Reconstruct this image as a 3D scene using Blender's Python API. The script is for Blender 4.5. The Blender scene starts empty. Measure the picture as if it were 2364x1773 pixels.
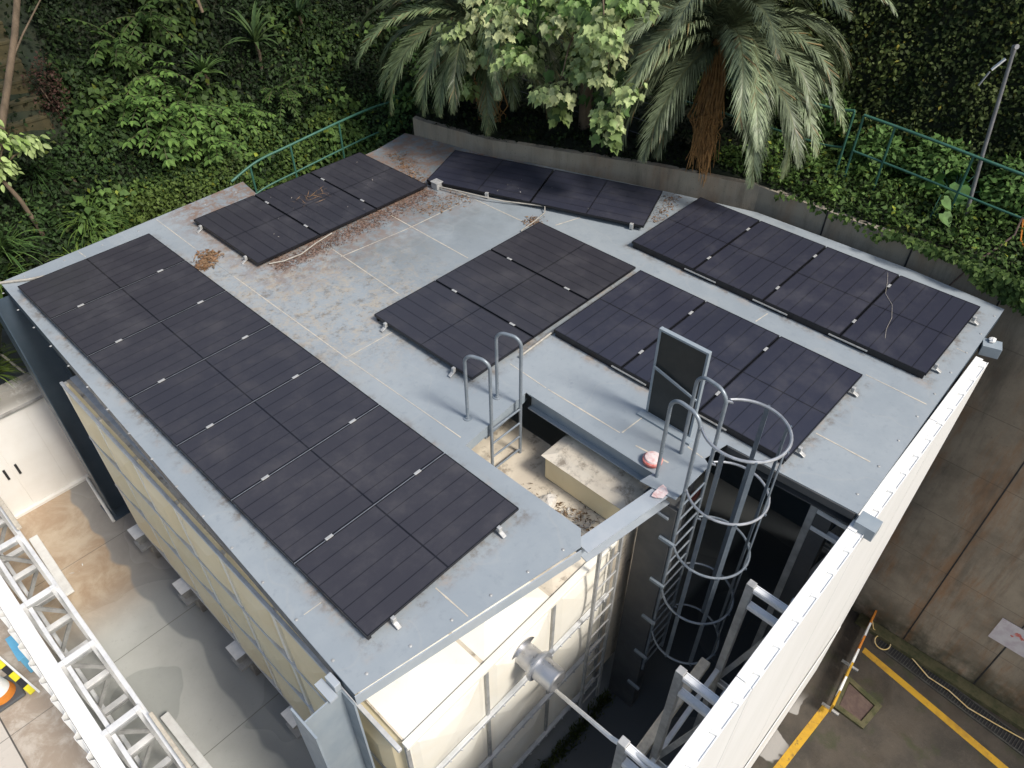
import bpy, math, random
import numpy as np
from mathutils import Vector, Matrix
random.seed(7); rng = np.random.default_rng(11)
scene = bpy.context.scene
COL = scene.collection
R = math.radians
G0 = -5.1      # yard level
PIT = -8.2     # lower yard behind the white hoarding
RZ = -0.11     # roof deck level

# ---------------------------------------------------------------- mesh helper
class MB:
    def __init__(s): s.v = []; s.f = []
    def add(s, vs, fs):
        o = len(s.v); s.v += [tuple(v) for v in vs]; s.f += [tuple(i + o for i in f) for f in fs]; return s
    def box(s, x0, x1, y0, y1, z0, z1):
        v = [(x, y, z) for z in (z0, z1) for y in (y0, y1) for x in (x0, x1)]
        return s.add(v, [(0, 2, 3, 1), (4, 5, 7, 6), (0, 1, 5, 4), (2, 6, 7, 3), (0, 4, 6, 2), (1, 3, 7, 5)])
    def bar(s, p, q, w, h, up=(0, 0, 1)):
        p = Vector(p); q = Vector(q); d = (q - p).normalized(); up = Vector(up)
        if abs(d.dot(up)) > .98: up = Vector((0, 1, 0))
        a = d.cross(up).normalized() * (w / 2); b = a.normalized().cross(d) * (h / 2)
        v = [c + i * a + j * b for c in (p, q) for i, j in ((-1, -1), (1, -1), (1, 1), (-1, 1))]
        return s.add(v, [(3, 2, 1, 0), (4, 5, 6, 7), (0, 1, 5, 4), (1, 2, 6, 5), (2, 3, 7, 6), (3, 0, 4, 7)])
    def tube(s, pts, r, n=8, cap=True):
        pts = [Vector(p) for p in pts]; m = len(pts)
        rs = r if isinstance(r, (list, tuple)) else [r] * m
        T = [(pts[min(i + 1, m - 1)] - pts[max(i - 1, 0)]).normalized() for i in range(m)]
        u = T[0].orthogonal().normalized(); vs = []
        for i in range(m):
            u = (u - T[i] * u.dot(T[i])).normalized(); w = T[i].cross(u)
            for k in range(n):
                a = 2 * math.pi * k / n; vs.append(pts[i] + (u * math.cos(a) + w * math.sin(a)) * rs[i])
        fs = [(i * n + k, i * n + (k + 1) % n, (i + 1) * n + (k + 1) % n, (i + 1) * n + k) for i in range(m - 1) for k in range(n)]
        if cap: fs += [tuple(range(n))[::-1], tuple((m - 1) * n + k for k in range(n))]
        return s.add(vs, fs)
    def prism(s, poly, z0, z1):
        n = len(poly); v = [(x, y, z0) for x, y in poly] + [(x, y, z1) for x, y in poly]
        return s.add(v, [tuple(range(n))[::-1], tuple(range(n, 2 * n))] + [(i, (i + 1) % n, (i + 1) % n + n, i + n) for i in range(n)])
    def quad(s, a, b, c, d): return s.add([a, b, c, d], [(0, 1, 2, 3)])
    def lathe(s, c, prof, n=20, axis='z'):
        vs = []
        for r, z in prof:
            for k in range(n):
                a = 2 * math.pi * k / n
                p = (r * math.cos(a), r * math.sin(a), z)
                if axis == 'y': p = (p[0], -p[2], p[1])
                vs.append((c[0] + p[0], c[1] + p[1], c[2] + p[2]))
        m = len(prof)
        fs = [(i * n + k, i * n + (k + 1) % n, (i + 1) * n + (k + 1) % n, (i + 1) * n + k) for i in range(m - 1) for k in range(n)]
        fs += [tuple(range(n))[::-1], tuple((m - 1) * n + k for k in range(n))]
        return s.add(vs, fs)

def tag(o, label=None, cat=None, group=None, kind=None):
    if label: o['label'] = label
    if cat: o['category'] = cat
    if group: o['group'] = group
    if kind: o['kind'] = kind
    return o
def thing(name, label, cat, loc=(0, 0, 0), group=None, rot=0):
    o = bpy.data.objects.new(name, None); COL.objects.link(o); o.location = loc; o.rotation_euler = (0, 0, rot)
    o.empty_display_size = .2
    return tag(o, label, cat, group)
def wloc(o):
    v = Vector((0, 0, 0))
    while o: v += o.location; o = o.parent
    return v
def build(name, mb, m, parent=None, world=True, smooth=False, bevel=0, label=None):
    """world=True: the mesh was written in world coordinates; shift it into the parent's frame"""
    off = wloc(parent) if (parent and world) else Vector((0, 0, 0))
    me = bpy.data.meshes.new(name)
    me.from_pydata([(v[0] - off.x, v[1] - off.y, v[2] - off.z) for v in mb.v], [], mb.f); me.update()
    me.materials.append(m)
    if smooth:
        me.polygons.foreach_set('use_smooth', [True] * len(me.polygons))
        try: me.set_sharp_from_angle(angle=R(40))
        except Exception: pass
    o = bpy.data.objects.new(name, me); COL.objects.link(o)
    if parent: o.parent = parent
    if bevel:
        b = o.modifiers.new('bevel', 'BEVEL'); b.width = bevel; b.segments = 2; b.limit_method = 'ANGLE'; b.angle_limit = R(40)
    if label: o['label'] = label
    return o
def np_obj(name, V, F, m, parent=None, col=None, smooth=False):
    """fast mesh from numpy arrays; F (n,k) with equal face sizes, or list of such arrays"""
    Fs = F if isinstance(F, list) else [F]
    off = np.array(wloc(parent)) if parent else np.zeros(3)
    me = bpy.data.meshes.new(name)
    V = (np.asarray(V, dtype=np.float64) - off).astype(np.float32)
    me.vertices.add(len(V)); me.vertices.foreach_set('co', V.ravel())
    loops = np.concatenate([f.ravel() for f in Fs]).astype(np.int32)
    cnt = np.concatenate([np.full(len(f), f.shape[1]) for f in Fs]).astype(np.int32)
    st = np.concatenate([[0], np.cumsum(cnt)[:-1]]).astype(np.int32)
    me.loops.add(len(loops)); me.loops.foreach_set('vertex_index', loops)
    me.polygons.add(len(cnt)); me.polygons.foreach_set('loop_start', st)
    try: me.polygons.foreach_set('loop_total', cnt)
    except Exception: pass
    me.update(calc_edges=True); me.validate()
    if col is not None:
        a = me.color_attributes.new('col', 'FLOAT_COLOR', 'POINT')
        a.data.foreach_set('color', np.concatenate([col, np.ones((len(col), 1))], 1).astype(np.float32).ravel())
    me.materials.append(m)
    if smooth: me.polygons.foreach_set('use_smooth', [True] * len(me.polygons))
    o = bpy.data.objects.new(name, me); COL.objects.link(o)
    if parent: o.parent = parent
    return o
def copy_tree(o, parent=None):
    c = o.copy(); COL.objects.link(c)
    if parent: c.parent = parent
    for ch in list(o.children): copy_tree(ch, c)
    return c

# ---------------------------------------------------------------- materials
class NT:
    def __init__(s, name):
        s.m = bpy.data.materials.new(name); s.m.use_nodes = True; s.t = s.m.node_tree; s.t.nodes.clear()
        s.out = s.n('ShaderNodeOutputMaterial'); s.b = s.n('ShaderNodeBsdfPrincipled'); s.l(s.b.outputs[0], s.out.inputs[0])
        s.tc = s.n('ShaderNodeTexCoord')
    def n(s, t, **k):
        x = s.t.nodes.new(t)
        for a, b in k.items(): setattr(x, a, b)
        return x
    def l(s, a, b): s.t.links.new(a, b)
    def noise(s, scale, detail=5, rough=.6, vec=None, stretch=None, dist=0):
        x = s.n('ShaderNodeTexNoise'); x.inputs['Scale'].default_value = scale; x.inputs['Detail'].default_value = detail
        x.inputs['Roughness'].default_value = rough; x.inputs['Distortion'].default_value = dist
        v = vec or s.tc.outputs['Object']
        if stretch:
            mp = s.n('ShaderNodeMapping'); mp.inputs['Scale'].default_value = stretch; s.l(v, mp.inputs[0]); v = mp.outputs[0]
        s.l(v, x.inputs['Vector']); return x.outputs['Fac']
    def ramp(s, f, a, b, c0=0., c1=1.):
        x = s.n('ShaderNodeMapRange'); x.interpolation_type = 'SMOOTHSTEP'
        s.l(f, x.inputs[0]); x.inputs[1].default_value = a; x.inputs[2].default_value = b
        x.inputs[3].default_value = c0; x.inputs[4].default_value = c1; return x.outputs[0]
    def mix(s, f, a, b):
        x = s.n('ShaderNodeMix'); x.data_type = 'RGBA'
        for sock, val in ((x.inputs[0], f), (x.inputs[6], a), (x.inputs[7], b)):
            if isinstance(val, (int, float)): sock.default_value = val
            elif isinstance(val, (tuple, list)): sock.default_value = (*val, 1)
            else: s.l(val, sock)
        return x.outputs[2]
    def math(s, op, a, b=0., c=0.):
        x = s.n('ShaderNodeMath', operation=op)
        for i, v in enumerate((a, b, c)):
            if isinstance(v, (int, float)): x.inputs[i].default_value = v
            else: s.l(v, x.inputs[i])
        return x.outputs[0]
    def xyz(s, src='Object'):
        x = s.n('ShaderNodeSeparateXYZ'); s.l(s.tc.outputs[src], x.inputs[0]); return x.outputs
    def bump(s, h, st=.3, d=.02):
        x = s.n('ShaderNodeBump'); x.inputs['Strength'].default_value = st; x.inputs['Distance'].default_value = d
        s.l(h, x.inputs['Height']); s.l(x.outputs[0], s.b.inputs['Normal'])
    def set(s, color=None, rough=.5, metal=0., spec=.5):
        if color is not None:
            if isinstance(color, (tuple, list)): s.b.inputs['Base Color'].default_value = (*color, 1)
            else: s.l(color, s.b.inputs['Base Color'])
        if isinstance(rough, (int, float)): s.b.inputs['Roughness'].default_value = rough
        else: s.l(rough, s.b.inputs['Roughness'])
        s.b.inputs['Metallic'].default_value = metal
        s.b.inputs['Specular IOR Level'].default_value = spec
        return s.m

def simple(name, c1, c2=None, scale=6., rough=.5, metal=0., spec=.4, lo=.35, hi=.7, bump=0., bscale=40, stretch=None):
    t = NT(name); c2 = c2 or tuple(x * .75 for x in c1)
    f = t.ramp(t.noise(scale, 6, .65, stretch=stretch), lo, hi)
    if bump: t.bump(t.noise(bscale, 4), bump, .01)
    return t.set(t.mix(f, c1, c2), t.ramp(t.noise(scale * 2.3, 3), .3, .7, rough - .08, min(1, rough + .1)), metal, spec)

def roof_material():
    t = NT('roof_paint'); x, y, z = t.xyz()
    base = t.mix(t.ramp(t.noise(.9, 6, .65), .35, .68), (.27, .305, .335), (.315, .348, .372))
    base = t.mix(t.ramp(t.noise(9, 6, .7), .52, .8), base, (.235, .268, .297))
    d2 = t.math('SQRT', t.math('ADD', t.math('POWER', t.math('MULTIPLY', t.math('SUBTRACT', x, 3.1), .62), 2.), t.math('POWER', t.math('MULTIPLY', t.math('SUBTRACT', y, 5.1), .5), 2.)))
    zone = t.ramp(d2, 1.5, .5)
    scuff = t.math('MULTIPLY', t.ramp(t.noise(5.5, 10, .82, dist=.5), .46, .62), zone)
    base = t.mix(t.math('MULTIPLY', scuff, .95), base, (.40, .355, .29))
    speck = t.math('MULTIPLY', t.ramp(t.noise(26, 6, .8), .5, .62), t.math('MULTIPLY', zone, .8))
    base = t.mix(t.math('MULTIPLY', speck, .55), base, (.44, .40, .34))
    dk = t.math('MULTIPLY', t.ramp(t.noise(6.0, 10, .82), .5, .64), zone)
    base = t.mix(t.math('MULTIPLY', dk, .75), base, (.16, .145, .125))
    far = t.math('MULTIPLY', t.ramp(y, 3.2, 5.8), t.ramp(x, 2.4, 4.4))
    slate = t.math('MULTIPLY', far, t.ramp(t.noise(1.1, 5, .6), .3, .6))
    base = t.mix(t.math('MULTIPLY', slate, .85), base, (.155, .175, .185))
    gr = None
    for cx, cy, hx, hy in ((1.01, 4.03, 1.03, 4.06), (4.84, 2.79, 1.74, .98), (5.56, .0, 1.0, 1.75), (8.09, .0, .99, 2.33), (4.45, 7.0, 1.74, .97)):
        d = t.math('MAXIMUM', t.math('SUBTRACT', t.math('ABSOLUTE', t.math('SUBTRACT', x, cx)), hx), t.math('SUBTRACT', t.math('ABSOLUTE', t.math('SUBTRACT', y, cy)), hy))
        g_ = t.ramp(d, .17, .0); gr = g_ if gr is None else t.math('MAXIMUM', gr, g_)
    base = t.mix(t.math('MULTIPLY', t.math('MULTIPLY', gr, t.ramp(t.noise(5.5, 7, .75), .46, .66)), .75), base, (.15, .125, .105))
    base = t.mix(t.math('MULTIPLY', t.math('MULTIPLY', gr, t.ramp(t.noise(3.1, 5, .7), .5, .72)), .5), base, (.40, .30, .22))
    rust = t.math('MULTIPLY', t.math('MULTIPLY', t.ramp(y, 4.6, 6.1), t.ramp(x, 2.2, 3.0)), t.ramp(t.noise(4.2, 9, .8), .42, .58))
    base = t.mix(t.math('MULTIPLY', rust, .95), base, (.22, .15, .115))
    spots = t.ramp(t.noise(3.0, 9, .85), .66, .76)
    base = t.mix(t.math('MULTIPLY', spots, .5), base, (.42, .35, .27))
    pn = t.math('ABSOLUTE', t.math('SUBTRACT', t.noise(.9, 2, .4), .5)); base = t.mix(t.math('MULTIPLY', t.ramp(pn, .010, .0), .12), base, (.42, .41, .38))
    streak = t.ramp(t.noise(2.0, 7, .75, stretch=(1., .25, 1)), .56, .75)
    base = t.mix(t.math('MULTIPLY', streak, .25), base, (.40, .42, .43))
    t.bump(t.noise(14, 5), .12, .01)
    return t.set(base, t.ramp(t.noise(5, 5), .3, .7, .38, .62), 0, .45)

def glass_material(name='solar_cells', ca=(.041, .0395, .048), cb=(.035, .0345, .044)):
    t = NT(name); x, y, z = t.xyz()
    oi = t.n('ShaderNodeObjectInfo')
    def lines(c, pitch, w):
        fr = t.math('FRACT', t.math('DIVIDE', c, pitch)); d = t.math('ABSOLUTE', t.math('SUBTRACT', fr, .5))
        return t.ramp(d, .5 - w, .5 - w * .45)
    col = t.math('MULTIPLY', lines(y, 1.134 / 6, .042), .85)
    xm = t.math('ABSOLUTE', t.math('SUBTRACT', x, .98))
    mid = t.ramp(xm, .012, .006)
    fine = t.math('MULTIPLY', lines(x, .98 / 9., .03), .03)
    bus = t.math('MULTIPLY', lines(y, 1.134 / 54, .2), .10)
    ln = t.math('MAXIMUM', t.math('MAXIMUM', col, mid), t.math('MAXIMUM', fine, bus))
    base = t.mix(oi.outputs['Random'], ca, cb)
    base = t.mix(ln, base, (.008, .008, .011))
    rv = t.n('ShaderNodeVectorMath', operation='ADD'); t.l(t.tc.outputs['Object'], rv.inputs[0])
    cb = t.n('ShaderNodeCombineXYZ'); t.l(t.math('MULTIPLY', oi.outputs['Random'], 37.), cb.inputs[0]); t.l(t.math('MULTIPLY', oi.outputs['Random'], 91.), cb.inputs[1]); t.l(cb.outputs[0], rv.inputs[1])
    dust = t.ramp(t.noise(1.6, 8, .7, vec=rv.outputs[0]), .42, .8)
    base = t.mix(t.math('MULTIPLY', dust, .10), base, (.32, .30, .29))
    sc = t.ramp(t.noise(5, 9, .9, vec=rv.outputs[0], stretch=(3, .5, 1)), .70, .78)
    base = t.mix(t.math('MULTIPLY', sc, .16), base, (.5, .5, .5))
    return t.set(base, t.ramp(dust, 0, 1, .30, .55), 0, .42)

def yard_material():
    t = NT('yard_concrete'); x, y, z = t.xyz()
    base = t.mix(t.ramp(t.noise(1.1, 6, .6), .3, .75), (.50, .505, .48), (.43, .437, .412))
    wet = t.ramp(t.noise(.6, 2, .4, dist=.6), .485, .50)
    base = t.mix(t.math('MULTIPLY', wet, .6), base, (.335, .345, .322))
    tan = t.math('MULTIPLY', t.ramp(y, 5.6, 7.0), 1.)
    tanc = t.mix(t.ramp(t.noise(1.5, 8, .68, dist=.5), .36, .66), (.55, .45, .335), (.40, .285, .19))
    base = t.mix(tan, base, tanc)
    out = t.ramp(x, -2.45, -2.6)
    outc = t.mix(t.ramp(t.noise(1.8, 8, .72, dist=.5), .42, .68), (.36, .29, .225), (.56, .50, .43))
    base = t.mix(out, base, outc)
    base = t.mix(t.ramp(x, -3.30, -3.33), base, (.56, .51, .45))
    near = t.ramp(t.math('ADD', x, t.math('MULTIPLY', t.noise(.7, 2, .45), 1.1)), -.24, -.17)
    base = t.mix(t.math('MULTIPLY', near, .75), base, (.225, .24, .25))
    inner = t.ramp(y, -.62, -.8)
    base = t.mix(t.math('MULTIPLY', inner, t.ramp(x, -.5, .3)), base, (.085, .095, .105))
    base = t.mix(t.math('MULTIPLY', t.ramp(t.noise(14, 6, .8), .55, .75), .25), base, (.14, .13, .12))
    jt = t.math('ABSOLUTE', t.math('SUBTRACT', t.math('FRACT', t.math('DIVIDE', t.math('ADD', y, .55), 2.35)), .5))
    base = t.mix(t.math('MULTIPLY', t.ramp(jt, .004, .0022), .7), base, (.12, .115, .10))
    jx = t.math('ABSOLUTE', t.math('ADD', x, 3.31))
    base = t.mix(t.ramp(jx, .014, .008), base, (.10, .09, .08))
    t.bump(t.noise(30, 5), .15, .01)
    return t.set(base, t.math('SUBTRACT', .55, t.math('MULTIPLY', wet, .3)), 0, .45)

def pit_material():
    t = NT('lower_yard_concrete'); x, y, z = t.xyz()
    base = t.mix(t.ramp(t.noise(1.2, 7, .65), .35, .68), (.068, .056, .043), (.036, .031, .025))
    moss = t.ramp(t.noise(1.7, 6, .6), .52, .68)
    base = t.mix(t.math('MULTIPLY', moss, .7), base, (.035, .042, .015))
    base = t.mix(t.math('MULTIPLY', t.ramp(t.noise(5.0, 8, .8), .56, .72), .5), base, (.12, .10, .08))
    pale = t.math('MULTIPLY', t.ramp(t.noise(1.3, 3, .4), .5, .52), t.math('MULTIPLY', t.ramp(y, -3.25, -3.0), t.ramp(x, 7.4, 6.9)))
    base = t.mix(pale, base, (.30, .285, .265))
    t.bump(t.noise(22, 6), .3, .02)
    return t.set(base, t.ramp(t.noise(2.0, 4), .3, .7, .4, .8), 0, .4)

def retaining_material():
    t = NT('stained_retaining_concrete'); x, y, z = t.xyz()
    base = t.mix(t.ramp(t.noise(1.0, 6, .65), .35, .68), (.315, .262, .197), (.20, .165, .125))
    rust = t.math('MULTIPLY', t.ramp(t.noise(1.6, 8, .7, stretch=(1, 1.1, .22)), .46, .66), t.ramp(z, 0., 3.7, 1., .75))
    base = t.mix(t.math('MULTIPLY', rust, .85), base, (.27, .135, .06))
    dk = t.ramp(t.noise(2.6, 7, .7, stretch=(1, 1, .18)), .48, .68)
    base = t.mix(t.math('MULTIPLY', dk, .5), base, (.09, .08, .066))
    pale = t.ramp(t.noise(4.0, 9, .85, stretch=(1, 1, .5)), .62, .74)
    base = t.mix(t.math('MULTIPLY', pale, .45), base, (.36, .33, .30))
    base = t.mix(t.math('MULTIPLY', t.ramp(z, 7.0, 8.0), t.ramp(t.noise(2.2, 6, .7, stretch=(1, 1, .3)), .3, .6, .25, .75)), base, (.34, .31, .255))
    tk = t.math('MULTIPLY', t.ramp(t.noise(2.7, 9, .82, dist=.4, stretch=(1, 1, .16)), .46, .72), t.ramp(z, 6.6, 7.9, .2, .8))
    base = t.mix(t.math('MULTIPLY', tk, .75), base, (.10, .09, .07))
    fl = t.math('ABSOLUTE', t.math('SUBTRACT', t.math('FRACT', t.math('DIVIDE', z, 1.22)), .5))
    base = t.mix(t.math('MULTIPLY', t.ramp(fl, .49, .497), .4), base, (.06, .05, .04))
    base = t.mix(t.math('MULTIPLY', t.ramp(t.noise(38, 3, .5), .66, .72), .5), base, (.05, .042, .035))
    low = t.math('MULTIPLY', t.ramp(z, 1.1, .1), t.ramp(t.noise(2, 5), .3, .6))
    base = t.mix(t.math('MULTIPLY', low, .8), base, (.03, .035, .018))
    t.bump(t.noise(18, 6), .25, .02)
    return t.set(base, .75, 0, .35)

def frp_material(name='cream_fibreglass', ca=(.87, .76, .52), cb=(.82, .69, .44)):
    t = NT(name); x, y, z = t.xyz()
    base = t.mix(t.ramp(t.noise(1.4, 5, .6), .3, .7), ca, cb)
    base = t.mix(t.math('MULTIPLY', t.ramp(t.noise(6, 7, .75, stretch=(1, 1, .2)), .58, .78), .25), base, (.45, .34, .2))
    return t.set(base, .42, 0, .4)
def tank_top_material():
    t = NT('dirty_tank_top')
    base = t.mix(t.ramp(t.noise(1.2, 6, .65), .35, .65), (.74, .67, .55), (.58, .51, .41))
    base = t.mix(t.math('MULTIPLY', t.ramp(t.noise(3.4, 8, .75), .5, .66), .7), base, (.14, .105, .075))
    return t.set(base, .65, 0, .3)
def white_sheet_material():
    t = NT('white_painted_sheet')
    base = t.mix(t.ramp(t.noise(1.3, 6, .6, stretch=(1, 1, .3)), .35, .7), (.84, .84, .83), (.79, .79, .775))
    base = t.mix(t.math('MULTIPLY', t.ramp(t.noise(5, 7, .75, stretch=(1, 1, .4)), .62, .80), .12), base, (.5, .47, .43))
    base = t.mix(t.math('MULTIPLY', t.ramp(t.noise(3.2, 6, .7, stretch=(2.2, 1, .07)), .54, .74), .22), base, (.55, .53, .49))
    return t.set(base, .45, 0, .4)
def cabinet_material():
    t = NT('cream_wall_paint'); x, y, z = t.xyz()
    base = t.mix(t.ramp(t.noise(1.2, 6, .6), .35, .7), (.84, .82, .78), (.78, .75, .70))
    st = t.math('MULTIPLY', t.ramp(z, 2.0, 2.4), t.ramp(t.noise(1.8, 7, .7), .25, .5))
    base = t.mix(t.math('MULTIPLY', st, .85), base, (.22, .205, .18))
    return t.set(base, .6, 0, .3)

def worn_yellow():
    t = NT('worn_yellow_paint'); base = t.mix(t.ramp(t.noise(3.0, 6, .65), .4, .7), (.50, .29, .025), (.34, .19, .03))
    base = t.mix(t.math('MULTIPLY', t.ramp(t.noise(7, 8, .8), .56, .66), .85), base, (.10, .075, .045)); return t.set(base, .75, 0, .3)
def leaf_material(name, trans=.25, rough=.6, spec=.18, val=1.):
    t = NT(name); a = t.n('ShaderNodeAttribute', attribute_name='col')
    c = t.mix(t.math('MULTIPLY', t.ramp(t.noise(9, 3), .35, .7), .45), a.outputs['Color'], (.012, .02, .006))
    t.set(c, rough, 0, spec)
    if trans:
        tr = t.n('ShaderNodeBsdfTranslucent'); t.l(c, tr.inputs[0]); mx = t.n('ShaderNodeMixShader'); mx.inputs[0].default_value = trans
        t.l(t.b.outputs[0], mx.inputs[1]); t.l(tr.outputs[0], mx.inputs[2]); t.l(mx.outputs[0], t.out.inputs[0])
    return t.m

M = dict(
    roof=roof_material(), cells=glass_material(), cells_sky=glass_material('sky_tinted_solar_cells', (.036, .037, .054), (.031, .033, .050)), yard=yard_material(), pit=pit_material(), retain=retaining_material(),  # second cell colour has the bluish sky reflection mixed in
    frp=frp_material(), frpw=frp_material('sunlit_pale_fibreglass', (.94, .91, .82), (.90, .85, .73)), tanktop=tank_top_material(), sheet=white_sheet_material(), cabinet=cabinet_material(),  # second, paler fibreglass carries overexposed sunlight in its colour
    steel=simple('blue_grey_paint', (.25, .295, .335), (.30, .34, .37), 2.5, .48),
    pale=simple('pale_blue_grey_paint', (.34, .38, .42), (.40, .43, .46), 3., .45),
    strap=simple('dark_strap_paint', (.10, .125, .155), (.14, .165, .19), 6, .4),
    dark=simple('dark_blue_steel', (.055, .08, .108), (.07, .095, .125), 2.5, .45),
    slate=simple('dark_grey_steel', (.10, .10, .10), (.07, .075, .08), 2., .5),
    tubep=simple('blue_grey_tube_paint', (.20, .235, .27), (.27, .30, .33), 8, .35, .25),
    lid=simple('hatch_lid_paint', (.022, .026, .026), (.03, .034, .034), 3., .42),
    black=simple('black_frame', (.010, .010, .013), (.014, .014, .017), 6, .35),
    clamp=simple('pale_clamp_metal', (.54, .54, .53), (.38, .375, .36), 20, .4, .3),
    galv=simple('galvanised_steel', (.46, .475, .50), (.33, .345, .37), 7, .42, .55),
    rail=simple('aluminium_rail', (.45, .46, .48), (.30, .31, .33), 8, .35, .6),
    wsteel=simple('white_steel_channel', (.84, .84, .84), (.68, .685, .69), 5, .45, .1),
    gsteel=simple('grey_channel', (.46, .46, .45), (.30, .30, .295), 5, .5, .2),
    weld=simple('cream_sealant', (.62, .56, .46), (.46, .41, .34), 14, .7),
    seamdark=simple('sheet_joint', (.16, .175, .19), (.22, .235, .25), 14, .7),
    inox=simple('stainless_steel', (.60, .60, .61), (.54, .54, .55), 4, .34, .85),
    concrete=simple('grey_concrete', (.36, .35, .33), (.24, .23, .215), 4, .8, bump=.3),
    mossc=simple('mossy_concrete', (.10, .088, .045), (.045, .05, .02), 5, .85, bump=.4),
    tie=simple('grey_tie_steel', (.64, .65, .66), (.50, .51, .52), 6, .5, .15),
    rubble=simple('pale_rubble', (.66, .62, .56), (.46, .42, .36), 9, .85, bump=.4),
    soil=simple('dark_soil', (.030, .026, .018), (.014, .014, .009), 2.5, .95, bump=.6, bscale=14),
    hill=simple('mossy_hillside', (.008, .014, .006), (.020, .022, .010), 1.4, .95, bump=.6, bscale=9),
    bark=simple('grey_brown_bark', (.17, .125, .085), (.10, .075, .05), 9, .85, bump=.5, stretch=(1, 1, .3)),
    palmbark=simple('fibrous_palm_trunk', (.12, .075, .04), (.05, .034, .02), 8, .9, bump=.7, stretch=(1, 1, .4)),
    dead=simple('dry_frond', (.42, .23, .085), (.20, .11, .045), 9, .8),
    green=simple('green_rail_paint', (.035, .115, .082), (.055, .145, .11), 7, .42),
    pole=simple('grey_pole_paint', (.20, .20, .21), (.28, .28, .29), 6, .45, .3),
    yellow=worn_yellow(),
    byellow=simple('bright_yellow', (.78, .68, .03), (.66, .58, .03), 6, .5),
    orange=simple('orange_paint', (.62, .22, .03), (.52, .17, .03), 5, .55),
    red=simple('faded_red', (.50, .10, .08), (.62, .30, .27), 14, .6),
    pinkw=simple('chalky_pink_white', (.78, .68, .66), (.62, .36, .34), 16, .6),
    blue=simple('light_blue_plastic', (.16, .48, .72), (.13, .42, .66), 4, .45),
    blk=simple('matte_black', (.02, .02, .022), (.03, .03, .032), 6, .6),
    cable=simple('beige_conduit', (.42, .395, .35), (.28, .26, .225), 12, .55),
    ycable=simple('yellow_hose', (.62, .44, .16), (.70, .58, .36), 6, .5),
    rust=simple('rusty_iron', (.075, .048, .042), (.11, .075, .06), 8, .7, bump=.3),
    iron=simple('dark_iron_grating', (.10, .10, .09), (.06, .055, .05), 9, .6, .4),
    signm=simple('chalky_sign', (.58, .55, .56), (.48, .42, .45), 6, .65),
    white=simple('white_paint', (.80, .80, .78), (.70, .69, .67), 6, .5),
    stem=simple('green_stem', (.06, .085, .03), (.08, .07, .035), 9, .7),
    stairs=simple('mossy_stair_concrete', (.062, .050, .022), (.028, .028, .013), 4, .9),
    leaf=leaf_material('leaf', .22), palmleaf=leaf_material('palm_leaf', .12, .42, .4), bright=leaf_material('sunlit_leaf', .3, .5, .3),
    litter=leaf_material('dry_leaf', .0, .8, .2),
)

# ---------------------------------------------------------------- world, sun, camera
SUN = Vector((.11, -.88, 1.0)).normalized()
el = math.asin(SUN.z); az = math.atan2(SUN.x, SUN.y)
w = bpy.data.worlds.new('World'); scene.world = w; w.use_nodes = True
nt = w.node_tree; nt.nodes.clear()
sky = nt.nodes.new('ShaderNodeTexSky'); sky.sky_type = 'NISHITA'; sky.sun_disc = False
sky.sun_elevation = el; sky.sun_rotation = az; sky.altitude = 50; sky.air_density = 1.4; sky.dust_density = 3.0; sky.ozone_density = 1.0
bg = nt.nodes.new('ShaderNodeBackground'); bg.inputs[1].default_value = .15
wo = nt.nodes.new('ShaderNodeOutputWorld'); nt.links.new(sky.outputs[0], bg.inputs[0]); nt.links.new(bg.outputs[0], wo.inputs[0])
sl = bpy.data.lights.new('sun', 'SUN'); sl.energy = 3.7; sl.angle = R(13); sl.color = (1., .955, .88)
so = bpy.data.objects.new('sun', sl); COL.objects.link(so); so.rotation_euler = SUN.to_track_quat('Z', 'Y').to_euler(); so.location = (0, -10, 20)
cd = bpy.data.cameras.new('camera'); cam = bpy.data.objects.new('camera', cd); COL.objects.link(cam)
cd.sensor_width = 36; cd.lens = 26.398; cd.clip_start = .1; cd.clip_end = 500
cam.location = (-1.652, -3.358, 6.275); cam.rotation_euler = (R(47.78), 0, R(-46.74)); scene.camera = cam
scene.view_settings.view_transform = 'Standard'; scene.view_settings.look = 'None'; scene.view_settings.exposure = 0

# ---------------------------------------------------------------- terrain
WPy = np.array([-80, 1.58, 3.28, 4.2, 6.14, 7.6, 9.2, 80.]); WPx = np.array([9.72, 9.72, 9.15, 8.75, 7.9, 7.55, 7.6, 7.6])
def xw(y): return np.interp(y, WPy, WPx)
def nz(x, y): return .5 * np.sin(1.7 * x + .9 * y + 1) * np.sin(1.3 * y - .6 * x) + .3 * np.sin(3.9 * x - 2.1 * y) * np.sin(3.1 * y + 1.7 * x + 2)
def height(x, y):
    x = np.asarray(x, float); y = np.asarray(y, float)
    ys = np.where(x > 4.1, 8.0, 9.0); ys = np.where(x < 0, 9.62, ys)
    hl = np.maximum(-1.35, -1.35 + 1.2 * (y - 9.35)); hl = hl - np.where(x < 0, 1.2 * np.minimum(1, -x / .6), 0)
    hl = hl + .22 * nz(x, y) * np.clip(y - ys, 0, 1)
    h = np.where(y > ys, hl, -9.)
    h = np.where((y < 8.1) & (x > xw(y) + .02), np.maximum(h, .2 + .05 * nz(2 * x, 2 * y)), h)
    sm = np.clip((x - 6.3) / 2.2, 0, 1); sm = sm * sm * (3 - 2 * sm)
    h = np.where((y > 8.1) & (x > 4.1), np.maximum(h, -1.35 + 1.0 * sm + np.where(x > 8.5, np.clip((x - 8.5) / .8, 0, 1) * .55, 0)), h)
    h = np.where(x > 11.9, np.maximum(h, np.minimum(.2 + (x - 11.9) * 3.2, 7) + .15 * nz(x * 2, y * 1.5)), h)
    return np.minimum(h, 9.)
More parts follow.
